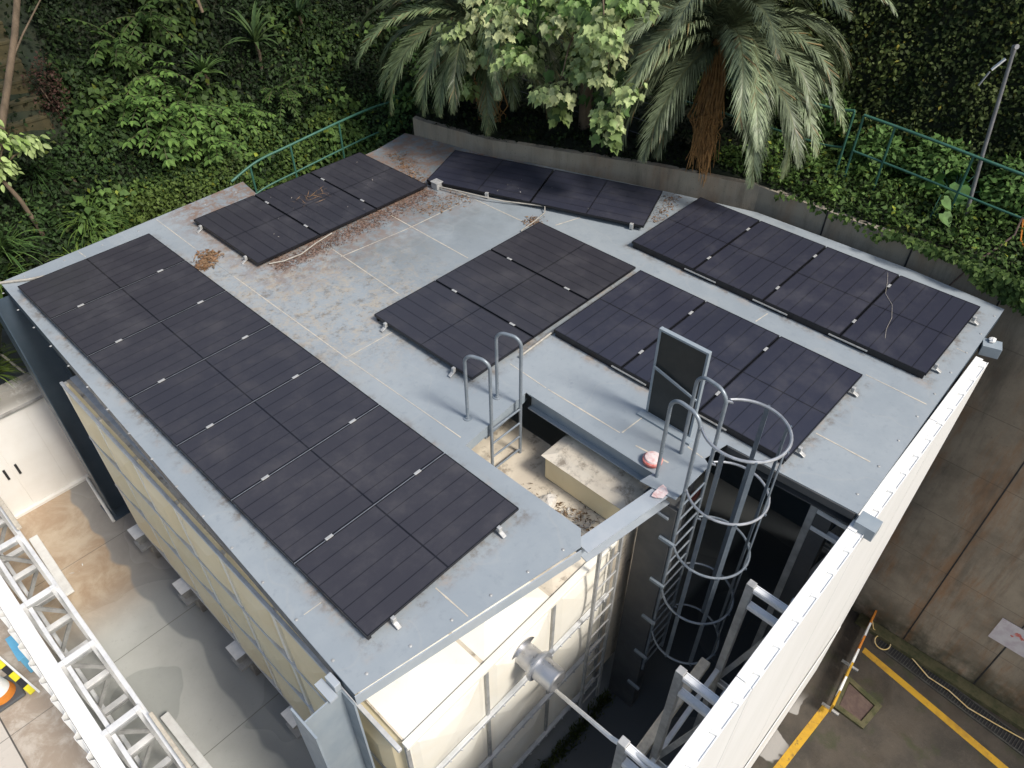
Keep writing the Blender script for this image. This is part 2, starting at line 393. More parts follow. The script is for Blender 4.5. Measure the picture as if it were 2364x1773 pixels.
def grid_obj(name, xs, ys, m):
    X, Y = np.meshgrid(xs, ys, indexing='ij'); Z = height(X, Y); nx, ny = X.shape
    V = np.stack([X, Y, Z], -1).reshape(-1, 3); idx = np.arange(nx * ny).reshape(nx, ny)
    F = np.stack([idx[:-1, :-1], idx[1:, :-1], idx[1:, 1:], idx[:-1, 1:]], -1).reshape(-1, 4)
    keep = (V[F][:, :, 2].min(1) > -8.5)
    return np_obj(name, V, F[keep], m, smooth=True)
xs = np.concatenate([np.arange(-40, -4, 2.), np.arange(-4, 15, .16), np.arange(15, 46, 2.)])
ys = np.concatenate([np.arange(-40, -6, 2.), np.arange(-6, 16, .16), np.arange(16, 50, 2.)])
tag(grid_obj('hillside', xs, ys, M['hill']), kind='structure')

b = MB(); b.prism([(-60, -2.62), (9.68, -2.62), (9.68, 1.58), (9.1, 3.28), (8.7, 4.2), (7.85, 6.14), (7.5, 8.0), (4.1, 9.3), (4.1, 60), (-60, 60)], G0 - .3, G0)
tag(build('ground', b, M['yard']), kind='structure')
b = MB(); b.box(-60, 60, -60, -2.62, PIT - .3, PIT)
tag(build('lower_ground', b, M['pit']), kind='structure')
b = MB(); b.box(-60, 9.5, -2.60, -2.45, PIT, G0 - .31)
tag(build('terrace_wall', b, M['concrete'], None), 'low concrete face of the yard terrace hidden behind the tall white hoarding', 'wall')

# retaining wall
t = thing('retaining_wall', 'tall brown rust-stained concrete retaining wall behind the roof, topped with ivy', 'wall', (9.72, 0, PIT))
path = [(9.72, -40), (9.72, 1.58), (9.15, 3.28), (8.75, 4.2), (7.9, 6.14), (7.6, 7.6), (7.56, 8.0)]
b = MB(); b.prism(path + [(x + .12, y + .04) for x, y in path[::-1]], PIT, .21)
build('wall_face', b, M['retain'], t)
b = MB(); b.box(9.45, 9.70, -40, -2.9, PIT, PIT + .10); build('footing', b, M['mossc'], t)
for y in (-8.0, -6.6, -5.2, -3.8, -2.42, -1.04, .35):
    b = MB(); b.box(9.708, 9.73, y - .012, y + .012, PIT + .1, .212); build('joint', b, M['blk'], t)

# ---------------------------------------------------------------- roof shelter
S = thing('tank_shelter', 'flat blue-grey steel roof on steel columns covering the cream water tank', 'shelter', (0., 0., G0))
deck = [(-.39, -.29), (2.15, -.745), (2.33, -.60), (2.33, 1.13), (3.48, 1.23), (3.47, -.70), (3.28, -.66), (3.33, -1.10),
        (4.0, -1.10), (4.06, -1.0), (4.42, -1.07), (4.5, -2.62), (9.42, -2.55), (9.52, -1.2), (9.46, 1.4), (9.08, 2.75), (8.15, 5.6), (7.45, 8.15), (6.6, 7.98), (3.97, 7.80), (4.1, 8.71), (-.11, 8.55)]
b = MB(); b.prism(deck, RZ - .012, RZ); build('roof_deck', b, M['roof'], S)
# fascias: one part per side, butted
def fascia(p, q, m, h=.14, th=.012, drop=0.0, name='fascia'):
    b = MB(); b.bar((p[0], p[1], RZ - .0135 - drop - h / 2), (q[0], q[1], RZ - .0135 - drop - h / 2), th, h); return build(name, b, m, S)
fascia((-.40, -.302), (2.13, -.768), M['pale'], .15)
fascia((-.387, -.28), (-.10, 8.54), M['dark'], .17)  # left fascia coloured dark for the shadow it lies in
fascia((-.09, 8.542), (4.09, 8.70), M['steel'], .15)
fascia((4.085, 8.68), (3.965, 7.815), M['steel'], .15); fascia((3.985, 7.79), (6.59, 7.965), M['steel'], .15)
fascia((4.415, -1.09), (4.492, -2.60), M['slate'], .10); fascia((4.51, -2.612), (9.40, -2.543), M['dark'], .16)
fascia((9.41, -2.53), (9.51, -1.2), M['steel'], .1); fascia((9.51, -1.18), (9.452, 1.39), M['steel'], .1)
# cut I-beam under the recess edge and beside the ladder opening
def ibeam(p, q, h, w, m, name='beam', parent=S, tf=.014, bevel=0):
    b = MB(); p = Vector(p); q = Vector(q); z = Vector((0, 0, 1))
    b.bar(p + z * (h / 2 - tf / 2), q + z * (h / 2 - tf / 2), w, tf); b.bar(p - z * (h / 2 - tf / 2), q - z * (h / 2 - tf / 2), w, tf)
    b.bar(p, q, .012, h - 2 * tf - .002); return build(name, b, m, parent)
ibeam((4.56, -1.0, -.265), (4.63, -2.58, -.265), .26, .16, M['slate'])
ibeam((2.17, -.74, -.215), (3.40, -.925, -.215), .17, .19, M['pale'])
ibeam((2.3, 1.30, -.25), (3.6, 1.40, -.25), .24, .16, M['steel'])
ibeam((3.56, -.66, -.25), (3.56, 1.2, -.25), .25, .15, M['steel'])
b = MB(); b.bar((2.32, 1.145, -.20), (3.47, 1.245, -.20), .014, .15); build('hatch_kerb', b, M['steel'], S)
b = MB(); b.box(2.31, 2.324, -.58, 1.12, -.22, -.124); build('hatch_kerb', b, M['pale'], S)
for p, q in (((4.5, -2.64, -.21), (4.5, -2.86, -.21)), ((8.55, -2.57, -.25), (8.62, -2.80, -.25))):
    b = MB(); b.bar(p, q, .20, .16); build('beam_stub', b, M['steel'], S, bevel=.004)
# columns
def column(x0, x1, yc, wf, z1, name='column', m=M['steel'], mweb=None):
    web = MB(); web.box(x0 + .02, x1 - .02, yc - .008, yc + .008, G0, z1)
    o = build(name, web, mweb or m, S)
    for xa in (x0, x1 - .02):
        f = MB(); f.box(xa, xa + .02, yc - wf / 2, yc + wf / 2, G0, z1 - .002); build('flange', f, m, o)
    pl = MB(); pl.box(x0 - .08, x1 + .08, yc - wf / 2 - .08, yc + wf / 2 + .08, G0, G0 + .02); build('base_plate', pl, m, o)
    return o
column(-.83, -.405, -.10, .38, -.26, m=M['steel'])
b = MB(); b.box(-.47, -.402, -.10, .05, -.255, -.14); build('cap_plate', b, M['pale'], S, bevel=.006)
b = MB(); b.box(-.56, -.475, -.14, .10, -.255, -.225); build('cap_plate', b, M['pale'], S)
column(-.37, .10, 8.3, .40, -.22, m=M['dark'])
for x, y in ((3.36, 7.2), (8.6, -2.2), (4.75, -2.3), (8.2, 3.2)):
    b = MB(); b.box(x - .1, x + .1, y - .1, y + .1, G0, -.39); build('column', b, M['slate'], S)
o = MB(); o.box(3.36, 3.56, -1.13, -.70, G0, -.33); o = build('column', o, M['slate'], S, label='dark grey box column beside the caged ladder')
b = MB(); b.box(3.335, 3.358, -1.06, -.77, -.52, -.49); build('cover_lip', b, M['pale'], o)
for z in (-.9, -1.75, -2.6, -3.5, -4.4):
    b = MB(); b.box(3.325, 3.358, -1.20, -1.0, z, z + .045); build('bracket', b, M['steel'], o)
b = MB(); b.box(8.28, 8.31, -2.5, 2.6, G0, -.30); build('sun_block_wall', b, M['dark'], S)  # added dark wall, blocks sun from the open end under the roof
def screw(x, y):
    b = MB(); b.lathe((x, y, RZ + .001), [(.016, 0), (.016, .004), (.009, .008)], 8); build('roof_screw', b, M['gsteel'], S)
for i in range(15): screw(-.33 + .019 * i * .55 + .0, .1 + i * .58)
for i in range(6): screw(-.2 + i * .44, -.22 - i * .083)
for i in range(9): screw(4.75 + i * .55, -2.5)
for i in range(7): screw(.2 + i * .6, 8.45)
# sheet joints with remains of pale sealant
seams = [((2.36, 6.16), (2.35, 3.38), .018, 1), ((2.35, 3.34), (2.38, 1.26), .014, 1), ((3.85, 6.05), (3.76, 4.01), .014, 1), ((3.79, 5.42), (5.07, 5.30), .018, 1), ((5.09, 5.30), (6.26, 5.28), .018, 1),
         ((5.15, 5.88), (5.12, 3.95), .018, 1), ((6.49, 5.92), (6.52, 4.06), .016, 1), ((6.8, 3.61), (7.28, 3.47), .022, 1), ((2.38, 3.40), (3.12, 3.38), .012, 1),
         ((3.74, 1.75), (3.71, 1.10), .012, 1), ((3.71, 1.07), (3.72, -.05), .018, 1), ((3.74, -.07), (4.22, -.10), .022, 1), ((3.68, -.31), (3.72, -.74), .030, 1), ((6.74, -.12), (7.02, -.15), .016, 1),
         ((6.38, -1.47), (6.55, -1.49), .012, 1), ((6.71, -1.72), (6.69, -2.5), .018, 1), ((5.30, -1.74), (5.30, -2.4), .018, 1), ((8.06, -2.37), (8.04, -2.52), .012, 1), ((-.24, .67), (-.05, .66), .014, 1),
         ((.81, -.02), (.81, -.47), .018, 1), ((2.38, 8.58), (2.36, 7.27), .012, 1), ((1.06, 8.55), (1.07, 8.31), .012, 1), ((4.05, -.98), (4.08, -.76), .016, 1), ((6.5, 1.7), (6.5, -1.4), .008, 0), ((3.75, 3.9), (3.72, 1.9), .008, 0), ((2.35, 7.2), (2.36, 6.2), .008, 0)]
for (x0, y0), (x1, y1), wd, pale in seams:
    b = MB(); n = 7; L = []; Rr = []
    d = Vector((x1 - x0, y1 - y0)).normalized(); pn = Vector((-d.y, d.x))
    for i in range(n):
        k = i / (n - 1); c = Vector((x0 + (x1 - x0) * k, y0 + (y1 - y0) * k)); ww = wd * random.uniform(.45, 1.1) * .5
        L.append((c.x + pn.x * ww, c.y + pn.y * ww, RZ + .003)); Rr.append((c.x - pn.x * ww, c.y - pn.y * ww, RZ + .003))
    b.add(L + Rr, [(n + i, n + i + 1, i + 1, i) for i in range(n - 1)]); build('sheet_joint', b, M['weld'] if pale else M['seamdark'], S)
b = MB(); b.add([(3.30 + .10 * math.cos(a) * (1 + .3 * math.sin(3 * a)), -.93 + .085 * math.sin(a) * (1 + .3 * math.cos(2 * a)), RZ + .004) for a in [i * .524 for i in range(12)]], [tuple(range(12))]); build('paint_splash', b, M['pinkw'], S)

# ---------------------------------------------------------------- water tank
T = thing('water_tank', 'large cream sectional water tank with bulged panels and steel straps under the roof', 'water tank', (1.5, 3., G0))
TX0, TX1, TY0, TY1, TZ0, TZ1 = -.19, 3.005, -.60, 6.85, -4.32, -.97
NXp, NYp, NZp = 3, 7, 3
pw = (TX1 - TX0) / NXp; ph = (TZ1 - TZ0) / NZp; pl_ = (TY1 - TY0) / NYp
def tank_panel(u0, u1, z0, z1, to3, bk=1.):
    """one pressed panel: flat flange, sloped shoulder, shallow pyramid"""
    b = MB(); rings = [(0, 0.), (.05, .004), (.13, .075), (.30, .125)]; vs = []
    for ins, h in rings:
        for (u, z) in ((u0 + ins, z0 + ins), (u1 - ins, z0 + ins), (u1 - ins, z1 - ins), (u0 + ins, z1 - ins)): vs.append(to3(u, z, h * bk))
    vs.append(to3((u0 + u1) / 2, (z0 + z1) / 2, .15 * bk)); n = len(rings)
    fs = [(r * 4 + k, r * 4 + (k + 1) % 4, (r + 1) * 4 + (k + 1) % 4, (r + 1) * 4 + k) for r in range(n - 1) for k in range(4)]
    fs += [((n - 1) * 4 + k, (n - 1) * 4 + (k + 1) % 4, n * 4) for k in range(4)]
    return b.add(vs, fs)
for i in range(NYp):
    for k in range(NZp):
        b = tank_panel(TY0 + i * pl_ + .002, TY0 + (i + 1) * pl_ - .002, TZ0 + k * ph + .002, TZ0 + (k + 1) * ph - .002, lambda u, z, h: (TX0 - h, u, z))
        b.f = [f[::-1] for f in b.f]; build('side_panel', b, M['frp'], T)
for i in range(NXp):
    for k in range(NZp):
        b = tank_panel(TX0 + i * pw + .002, TX0 + (i + 1) * pw - .002, TZ0 + k * ph + .002, TZ0 + (k + 1) * ph - .002, lambda u, z, h: (u, TY0 - h, z), .5)
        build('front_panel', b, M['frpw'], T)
b = MB(); b.prism([(TX0 + .003, TY0 + .003), (TX1 - .003, TY0 + .003), (TX1 - .003, TY0 + .0035), (3.64, TY0 + .0035), (3.64, TY1), (TX0 + .003, TY1)], TZ0, TZ1 - .004); build('tank_body', b, M['tanktop'], T)
for k in range(NZp + 1):    # horizontal tie angles along every joint
    z = TZ0 + k * ph
    b = MB(); b.bar((TX0 - .072, TY0 - .02, z), (TX0 - .072, TY1, z), .045, .05); build('tie_angle', b, M['tie'], T, bevel=.006)
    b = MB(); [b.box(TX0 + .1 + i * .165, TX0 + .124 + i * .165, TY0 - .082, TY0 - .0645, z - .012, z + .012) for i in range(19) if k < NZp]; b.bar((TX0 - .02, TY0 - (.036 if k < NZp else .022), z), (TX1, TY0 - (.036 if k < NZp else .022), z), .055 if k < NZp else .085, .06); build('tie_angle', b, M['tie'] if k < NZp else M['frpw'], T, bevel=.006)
for i in range(NXp + 1):
    x = TX0 + i * pw; b = MB(); b.box(x - .022, x + .022, TY0 - .032, TY0 - .0005, TZ0 + .04, TZ1 - .045); build('joint_flange', b, M['gsteel'], T, bevel=.004)
for i in range(1, NYp + 1):
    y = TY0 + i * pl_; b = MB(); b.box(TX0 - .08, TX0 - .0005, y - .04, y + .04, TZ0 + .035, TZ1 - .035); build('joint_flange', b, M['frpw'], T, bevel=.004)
b = MB(); b.box(TX0 + .05, TX0 + .42, TY0 + 1.1, TY1, TZ1 + .001, TZ1 + .012); build('edge_plate', b, M['tie'], T)
for i in range(NXp):        # raised hips of the top panels, front row
    x = TX0 + i * pw; b = MB()
    vs = [(x + .02, TY0 + .02, TZ1), (x + pw - .02, TY0 + .02, TZ1), (x + pw - .02, TY0 + 1.04, TZ1), (x + .02, TY0 + 1.04, TZ1), (x + pw / 2, TY0 + .53, TZ1 + .075)]
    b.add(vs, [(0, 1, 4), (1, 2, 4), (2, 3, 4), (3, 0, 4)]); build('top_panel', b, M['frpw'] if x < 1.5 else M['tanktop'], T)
for i in range(1, NXp):
    x = TX0 + i * pw; b = MB(); b.box(x - .02, x + .02, TY0 + 1.05, 1.6, TZ1 - .004, TZ1 + .03); build('top_rib', b, M['tanktop'], T)
b = MB(); b.prism([(3.16, -.62), (3.6, -.62), (3.6, .62), (3.16, .62)], -.965, -.56); o = build('manhole_box', b, M['frp'], T, bevel=.03)
b = MB(); vs = [(3.12, -.66, -.56), (3.62, -.66, -.56), (3.62, .66, -.56), (3.12, .66, -.56), (3.26, -.5, -.51), (3.62, -.5, -.51), (3.62, .5, -.51), (3.26, .5, -.51)]
b.add(vs, [(3, 2, 1, 0), (4, 5, 6, 7), (0, 1, 5, 4), (1, 2, 6, 5), (2, 3, 7, 6), (3, 0, 4, 7)]); build('lid', b, M['tanktop'], o, bevel=.012)
b = MB(); b.lathe((1.39, -.64, -1.33), [(.20, 0), (.20, .02), (.135, .022), (.135, .22), (.175, .222), (.175, .245), (.14, .247), (.14, .50), (.125, .515)], 28, 'y')
o = build('outlet_pipe', b, M['inox'], T, smooth=True)
b = MB(); b.lathe((1.39, -.885, -1.33), [(.182, 0), (.182, .018)], 28, 'y'); build('clamp_ring', b, M['galv'], o, smooth=True)
b = MB(); b.box(1.51, 1.63, -.90, -.86, -1.36, -1.31); build('bolt_lug', b, M['galv'], o)
# plinths: one block under the tank per joint
names = ['farthest of four grey footing blocks under the left tank side', 'second farthest grey footing block along the left side of the tank', 'second nearest grey footing block along the left side of the tank', 'nearest grey footing block under the left side of the tank, by the front column']
for (y, lb) in zip((6.82, 5.25, 3.62, 2.15), names):
    t = thing('footing_block', lb, 'footing', (-.3, y, G0), 'footing blocks under the tank')
    b = MB(); b.box(-.44, 1.2, y - .15, y + .15, -4.74, -4.70); b.box(-.44, 1.2, y - .15, y + .15, -4.42, -4.38); b.box(-.40, 1.2, y - .02, y + .02, -4.70, -4.42)
    build('steel_bearer', b, M['gsteel'], t)
    b = MB(); b.box(-.28, 1.2, y - .16, y + .16, G0, -4.742); build('concrete_base', b, M['concrete'], t, bevel=.01)
    b = MB(); b.box(-.442, -.20, y - .152, y + .152, -4.378, -4.372); build('cap', b, M['wsteel'], t)
# thin ladder fixed on the tank front
t = thing('tank_ladder', 'thin grey rung ladder standing against the front face of the cream tank', 'ladder', (2.65, -.78, TZ0))
for x in (2.47, 2.88):
    b = MB(); b.bar((x, -.78, -.45), (x + .02, -.78, -4.5), .035, .035); build('stringer', b, M['gsteel'], t)
for i in range(11):
    z = -.55 - i * .36; b = MB(); b.tube([(2.475, -.78, z), (2.895, -.78, z)], .012, 6); build('rung', b, M['gsteel'], t)
# white slanting pipe
t = thing('white_pipe', 'thin white slanting pipe running from the tank front to the white hoarding frame', 'pipe', (1.75, -.7, -2.4))
b = MB(); b.tube([(1.78, -.62, -2.20), (1.78, -.66, -2.40), (1.74, -.74, -2.44), (1.06, -2.05, -.66), (1.05, -2.55, -.45)], .024, 8); build('pipe_run', b, M['white'], t, smooth=True)
b = MB(); b.lathe((1.78, -.60, -2.2), [(.05, 0), (.05, .02)], 12, 'y'); build('wall_flange', b, M['galv'], t)

t = thing('pump_set', 'dark pump with pipes and a red valve wheel in the shadow under the roof', 'pump', (5.0, .2, G0))
b = MB(); b.box(4.6, 5.5, -.2, .6, G0, G0 + .25); build('pump_base', b, M['concrete'], t)
b = MB(); b.lathe((5.05, .2, G0 + .55), [(.05, -.4), (.22, -.38), (.25, .0), (.25, .35), (.12, .40)], 20, 'y'); build('pump_motor', b, M['dark'], t, smooth=True)
b = MB(); b.tube([(5.0, -.3, G0 + .5), (5.0, -.45, G0 + .5), (5.0, -.5, G0 + .7), (5.0, -.5, -1.2), (5.0, -.3, -.9), (4.6, .6, -.9)], .06, 10); build('riser_pipe', b, M['gsteel'], t, smooth=True)
b = MB(); b.lathe((5.0, -.62, -1.9), [(.02, -.06), (.11, 0), (.11, .02), (.02, .03)], 16, 'y'); build('valve_wheel', b, M['red'], t, smooth=True)

# ---------------------------------------------------------------- solar panels
W_ = 1.134; GAP = .02; PITCH = W_ + GAP
def make_panel(L, label, group, cm='cells'):
    t = thing('solar_panel', label, 'solar panel', (0, 0, 0), group)
    b = MB(); e = .011; z1, z0 = 0., -.035
    b.box(0, L, 0, e, z0, z1); b.box(0, L, W_ - e, W_, z0, z1); b.box(0, e, e, W_ - e, z0, z1); b.box(L - e, L, e, W_ - e, z0, z1)
    build('frame', b, M['black'], t, world=False)
    b = MB(); b.box(e, L - e, e, W_ - e, -.010, -.003)
    # cell sheet uses its own local frame, scaled so that its mid line sits at 0.98
    o = build('cell_sheet', b, M[cm], t, world=False)
    for v in o.data.vertices: v.co.x = v.co.x * 1.96 / L
    o.scale = (L / 1.96, 1, 1)
    b = MB(); b.box(L * .03, L * .97, .02, W_ - .02, -.05, -.0352); b.box(.012, .05, .02, W_ - .02, RZ + .003, -.0355); b.box(.06, L - .06, .1, .14, RZ + .002, -.051); b.box(.06, L - .06, W_ - .14, W_ - .1, RZ + .002, -.051)  # rails plus a black skirt standing in for the shadow under the edge
    build('rail_and_shade_skirt', b, M['black'], t, world=False)
    return t
def add_clamps(t, L, strip=False):
    for k in (.21, .80):
        b = MB(); b.box(L * k - .045, L * k + .045, W_ - .008, W_ + GAP + .008, .001, .011); build('clamp', b, M['clamp'], t, world=False, bevel=.004)
    b = MB(); b.box(.0, L, W_ + .002, W_ + .018, -.034, -.022); build('gap_liner', b, M['black'], t, world=False)
    if not strip: return
    b = MB(); b.box(.0, L, W_ + .006, W_ + .014, -.0215, -.004); build('seam_strip', b, M['rail'], t, world=False)
def add_feet(t, L, side):
    y = -.0 if side < 0 else W_
    for k in (.14, .84):
        b = MB(); s = side
        b.bar((L * k, y + s * .03, -.055), (L * k, y + s * .11, -.09), .05, .016); b.box(L * k - .022, L * k + .022, min(y + s * .005, y + s * .05), max(y + s * .005, y + s * .05), -.06, .008)
        build('mounting_foot', b, M['clamp'], t, world=False, bevel=.006)
def array(L, n, loc, rot, labels, group, tilt=0., feet=(True, True), railside=None):
    out = []
    for i in range(n):
        t = make_panel(L, labels[i], group, 'cells_sky' if loc[1] < -1 else 'cells')
        if i < n - 1: add_clamps(t, L, loc == (0, 0, 0))
        if i == 0 and feet[0]: add_feet(t, L, -1)
        if i == n - 1 and feet[1]: add_feet(t, L, 1)
        if railside is not None and i < n - 1:
            xx = -.005 if railside == 0 else L + .005
            b = MB(); b.box(xx - .012, xx + .010, W_ - .38, W_ + .16, -.062, -.046); build('mounting_rail', b, M['clamp'], t, world=False)
        a = rot; off = i * PITCH
        t.location = (loc[0] - math.sin(a) * off, loc[1] + math.cos(a) * off, loc[2]); t.rotation_euler = (0, tilt, a)
        out.append(t)
    return out
ordn = ['nearest', 'second', 'third', 'fourth', 'fifth', 'sixth']
lab = ['solar panel at the near end of the long left row of seven'] + [f'{ordn[i]} solar panel from the near end of the long left row' for i in range(1, 6)] + ['solar panel at the far end of the long left row of seven']
array(2.02, 7, (0, 0, 0), 0, lab, 'long row of seven solar panels', feet=(True, False))
lab = ['central group solar panel nearest the hatch ladder hoops', 'middle black solar panel of the central group of three', 'farthest black solar panel of the central group of three, toward the trees']
array(1.937, 3, (3.12, 3.757, 0), R(-90), lab, 'central group of three solar panels', feet=(True, False))
# rot -90: local x -> -y, local y -> +x
lab = ['solar panel right behind the ladder cage', 'middle panel of the front right row, partly behind the hatch door', 'front right row solar panel next to the central group']
array(1.975, 3, (4.57, -1.72, 0), 0, lab, 'front right row of three solar panels', feet=(True, False), railside=0)
lab = ['solar panel at the right roof corner with a pale stalk lying on it', 'second panel from the right corner in the row of four', 'third panel from the right corner in the row of four', 'farthest solar panel of the row of four by the back wall, below the palm']
array(1.96, 4, (7.11, -2.30, 0), 0, lab, 'row of four solar panels by the back wall', feet=(True, False), railside=0)
lab = ['nearest left solar panel of the dusty far-left group of three', 'middle solar panel of the dusty far-left group, scattered with dry twigs', 'farthest panel of the dusty far-left group, by the green railing']
array(1.90, 3, (2.74, 7.97, -.02), R(-90), lab, 'far-left group of three dusty solar panels', feet=(True, False))
# pair at the back, turned with the slanted roof edge
ang = math.atan2(-3.756, 1.347)
def pair_panel(lbl, k):
    t = make_panel(1.98, lbl, 'pair of solar panels at the back of the roof', 'cells_sky')
    d = Vector((math.cos(ang), math.sin(ang))); p = Vector((6.27, 6.18)) + d * (k * 2.0)
    t.location = (p.x, p.y, 0.0); t.rotation_euler = (R(4), 0, ang); return t
p0 = pair_panel('left solar panel of the tilted pair below the drooping palm at the back', 0)
p1 = pair_panel('right solar panel of the tilted pair against the back wall', 1)
for p_, xx in ((p0, 1.15), (p1, 1.75)):
    b = MB(); b.box(xx, xx + .06, -.03, .02, -.09, .006); build('clamp', b, M['clamp'], p_, world=False, bevel=.005)
# scratch on the corner panel, twigs and chips lying on panels
def strip(name, label, cat, pts, r, m, group=None):
    b = MB(); b.tube(pts, r, 6); o = build(name, b, m, smooth=True); return tag(o, label, cat, group)
strip('dry_stalk', 'thin pale curved stalk lying on the corner solar panel by the back wall', 'twig', [(9.0, -1.0, .006), (8.75, -1.1, .008), (8.45, -1.2, .006), (8.25, -1.38, .006), (7.95, -1.5, .005), (7.65, -1.55, .005), (7.45, -1.62, .005)], .0018, M['weld'])

# ---------------------------------------------------------------- ladders
def arch(p, q, h, n=8, r=.12):
    """handrail polyline: up from p, rounded over, down to q (same x)"""
    p = Vector(p); q = Vector(q); out = [p]; top = h
    d = (Vector((q.x, q.y, 0)) - Vector((p.x, p.y, 0))); Lh = d.length; d.normalize(); r = min(r, Lh / 2 - .001)
    for i in range(n + 1):
        a = math.pi / 2 * i / n; out.append(Vector((p.x, p.y, top - r)) + d * (r - r * math.cos(a)) + Vector((0, 0, r * math.sin(a))))
    for i in range(n + 1):
        a = math.pi / 2 * i / n; out.append(Vector((q.x, q.y, top - r)) - d * (r - r * math.sin(a)) + Vector((0, 0, r * math.cos(a))))
    out.append(q); return out
t = thing('hatch_ladder', 'grey tube ladder with two hooped handrails rising out of the square roof hatch', 'ladder', (3., 1.2, TZ1))
for x, h in ((2.73, .90), (3.24, .93)):
    b = MB(); b.tube(arch((x + .03, 1.13, TZ1 - .003), (x - .07, 1.43, RZ + .002), h), .021, 12); o = build('handrail', b, M['tubep'], t, smooth=True)
    b = MB(); b.lathe((x - .07, 1.43, RZ + .002), [(.055, 0), (.055, .008), (.03, .012), (.03, .03)], 14); build('foot_plate', b, M['tubep'], o)
for z in (-.90, -.66, -.42, -.18):
    b = MB(); b.tube([(2.76, 1.13, z), (3.27, 1.13, z)], .014, 8); build('rung', b, M['tubep'], t, smooth=True)
b = MB(); b.bar((2.70, 1.20, -.30), (3.30, 1.25, -.30), .05, .05); build('cross_bar', b, M['tubep'], t)

t = thing('caged_ladder', 'tall grey steel ladder inside a hooped safety cage at the roof edge', 'ladder', (3.64, -1.2, G0))
XA, XB, YL = 3.40, 3.88, -1.15
for x in (XA, XB):
    b = MB(); b.tube(arch((x, YL, -3.9), (x + .06, -.76, RZ + .002), 1.12, r=.15), .022, 12); build('handrail', b, M['tubep'], t, smooth=True)
zz = -.25
i = 0
while zz > -3.9:
    b = MB(); b.tube([(XA, YL, zz), (XB, YL, zz)], .013, 8); build('rung', b, M['tubep'], t, smooth=True); zz -= .27
CX, CY, CR = 3.67, -1.50, .43
def hoop_pts(z, n=34):
    a0, a1 = R(128), R(412); pts = [(XA - .02, YL - .01, z), (XA - .03, YL - .05, z)] if True else []
    for k in range(n + 1):
        a = a0 + (a1 - a0) * k / n; pts.append((CX + CR * math.cos(a), CY + CR * math.sin(a), z))
    return pts + [(XB + .03, YL - .05, z), (XB + .02, YL - .01, z)]
hz = (1.0, .05, -.92, -1.88, -2.85)
for k, z in enumerate(hz):
    b = MB(); b.tube(hoop_pts(z), .017 if k == 0 else .015, 8); build('hoop', b, M['galv'] if k < 2 else M['tubep'], t, smooth=True)
for a in (180, 222, 270, 318, 360):
    x = CX + (CR - .012) * math.cos(R(a)); y = CY + (CR - .012) * math.sin(R(a)); tx = -math.sin(R(a)); ty = math.cos(R(a))
    b = MB(); b.bar((x, y, .99), (x, y, -2.86), .05, .008, up=(math.cos(R(a)), math.sin(R(a)), 0)); [b.bar((x + .006 * math.cos(R(a)), y + .006 * math.sin(R(a)), zz_), (x + .04 * math.cos(R(a)), y + .04 * math.sin(R(a)), zz_), .022, .022) for zz_ in hz]; build('cage_strap', b, M['strap'], t)

# hatch door standing open
t = thing('hatch_door', 'dark grey hatch door standing open upright on the roof beside the ladder cage', 'hatch', (4.2, -.4, RZ))
y0, y1, z0, z1, X = -.71, -.07, RZ + .004, 1.19, 4.20
b = MB(); b.box(X + .012, X + .03, y0 + .03, y1 - .03, z0 + .03, z1 - .03); build('door_leaf', b, M['lid'], t)
b = MB()
b.box(X, X + .055, y0, y0 + .03, z0, z1); b.box(X, X + .055, y1 - .03, y1, z0, z1); b.box(X, X + .055, y0 + .0305, y1 - .0305, z1 - .03, z1 - .001); b.box(X, X + .055, y0 + .0305, y1 - .0305, z0, z0 + .03)
build('door_frame', b, M['steel'], t, bevel=.004)
b = MB(); b.bar((X - .014, y1 - .02, .66), (X - .014, y0 + .02, .50), .02, .03); build('stay_bar', b, M['steel'], t)
b = MB(); b.box(X - .10, X - .004, y0 - .05, y1 + .05, RZ + .003, RZ + .03); build('sill', b, M['steel'], t)
# round cap beside the handrail
t = thing('round_cap', 'small round pinkish white cap with red rim at the foot of the cage handrail', 'cap', (3.60, -.62, RZ))
b = MB(); b.lathe((3.60, -.60, RZ + .01), [(.10, 0), (.115, .02), (.115, .05), (.10, .06)], 22); build('rim', b, M['red'], t, smooth=True)
b = MB(); b.lathe((3.60, -.60, RZ + .0705), [(.098, 0), (.09, .02), (.05, .03), (.01, .032)], 22); build('disc', b, M['pinkw'], t, smooth=True)

# ---------------------------------------------------------------- conduits, litter, rubble
strip('roof_conduit', 'beige cable conduit running along the front of the tilted pair of panels', 'conduit', [(6.30, 6.02, -.06), (6.42, 5.45, -.02), (6.60, 4.95, -.03), (6.74, 4.72, -.06), (6.90, 4.42, -.055), (7.04, 4.08, -.03)], .013, M['cable'])
strip('roof_conduit', 'short beige conduit dropping from the panel pair toward the central group', 'conduit', [(7.04, 4.06, -.03), (6.95, 3.98, -.08), (6.6, 3.92, -.085), (6.25, 3.88, -.085)], .010, M['cable'])
strip('roof_conduit', 'pale pipe leading off the far left corner of the roof', 'conduit', [(-.45, 8.78, -.14), (-.1, 8.48, -.085), (.2, 8.28, -.085), (.42, 8.13, -.06)], .02, M['cable'])
strip('roof_conduit', 'dusty conduit curving out from under the nearest far-left panel', 'conduit', [(2.9, 6.03, -.085), (3.1, 5.93, -.085), (3.4, 5.90, -.085), (3.75, 6.0, -.085), (4.1, 6.06, -.085)], .010, M['cable'])
strip('roof_conduit', 'pale conduit in the gap between the central group and the front right row', 'conduit', [(3.9, 1.74, -.085), (4.6, 1.765, -.08), (5.3, 1.775, -.085), (6.5, 1.78, -.085)], .016, M['cable'])
t = thing('junction_box', 'small grey cable junction box at the corner between the two back panel groups', 'junction box', (6.33, 5.98, RZ))
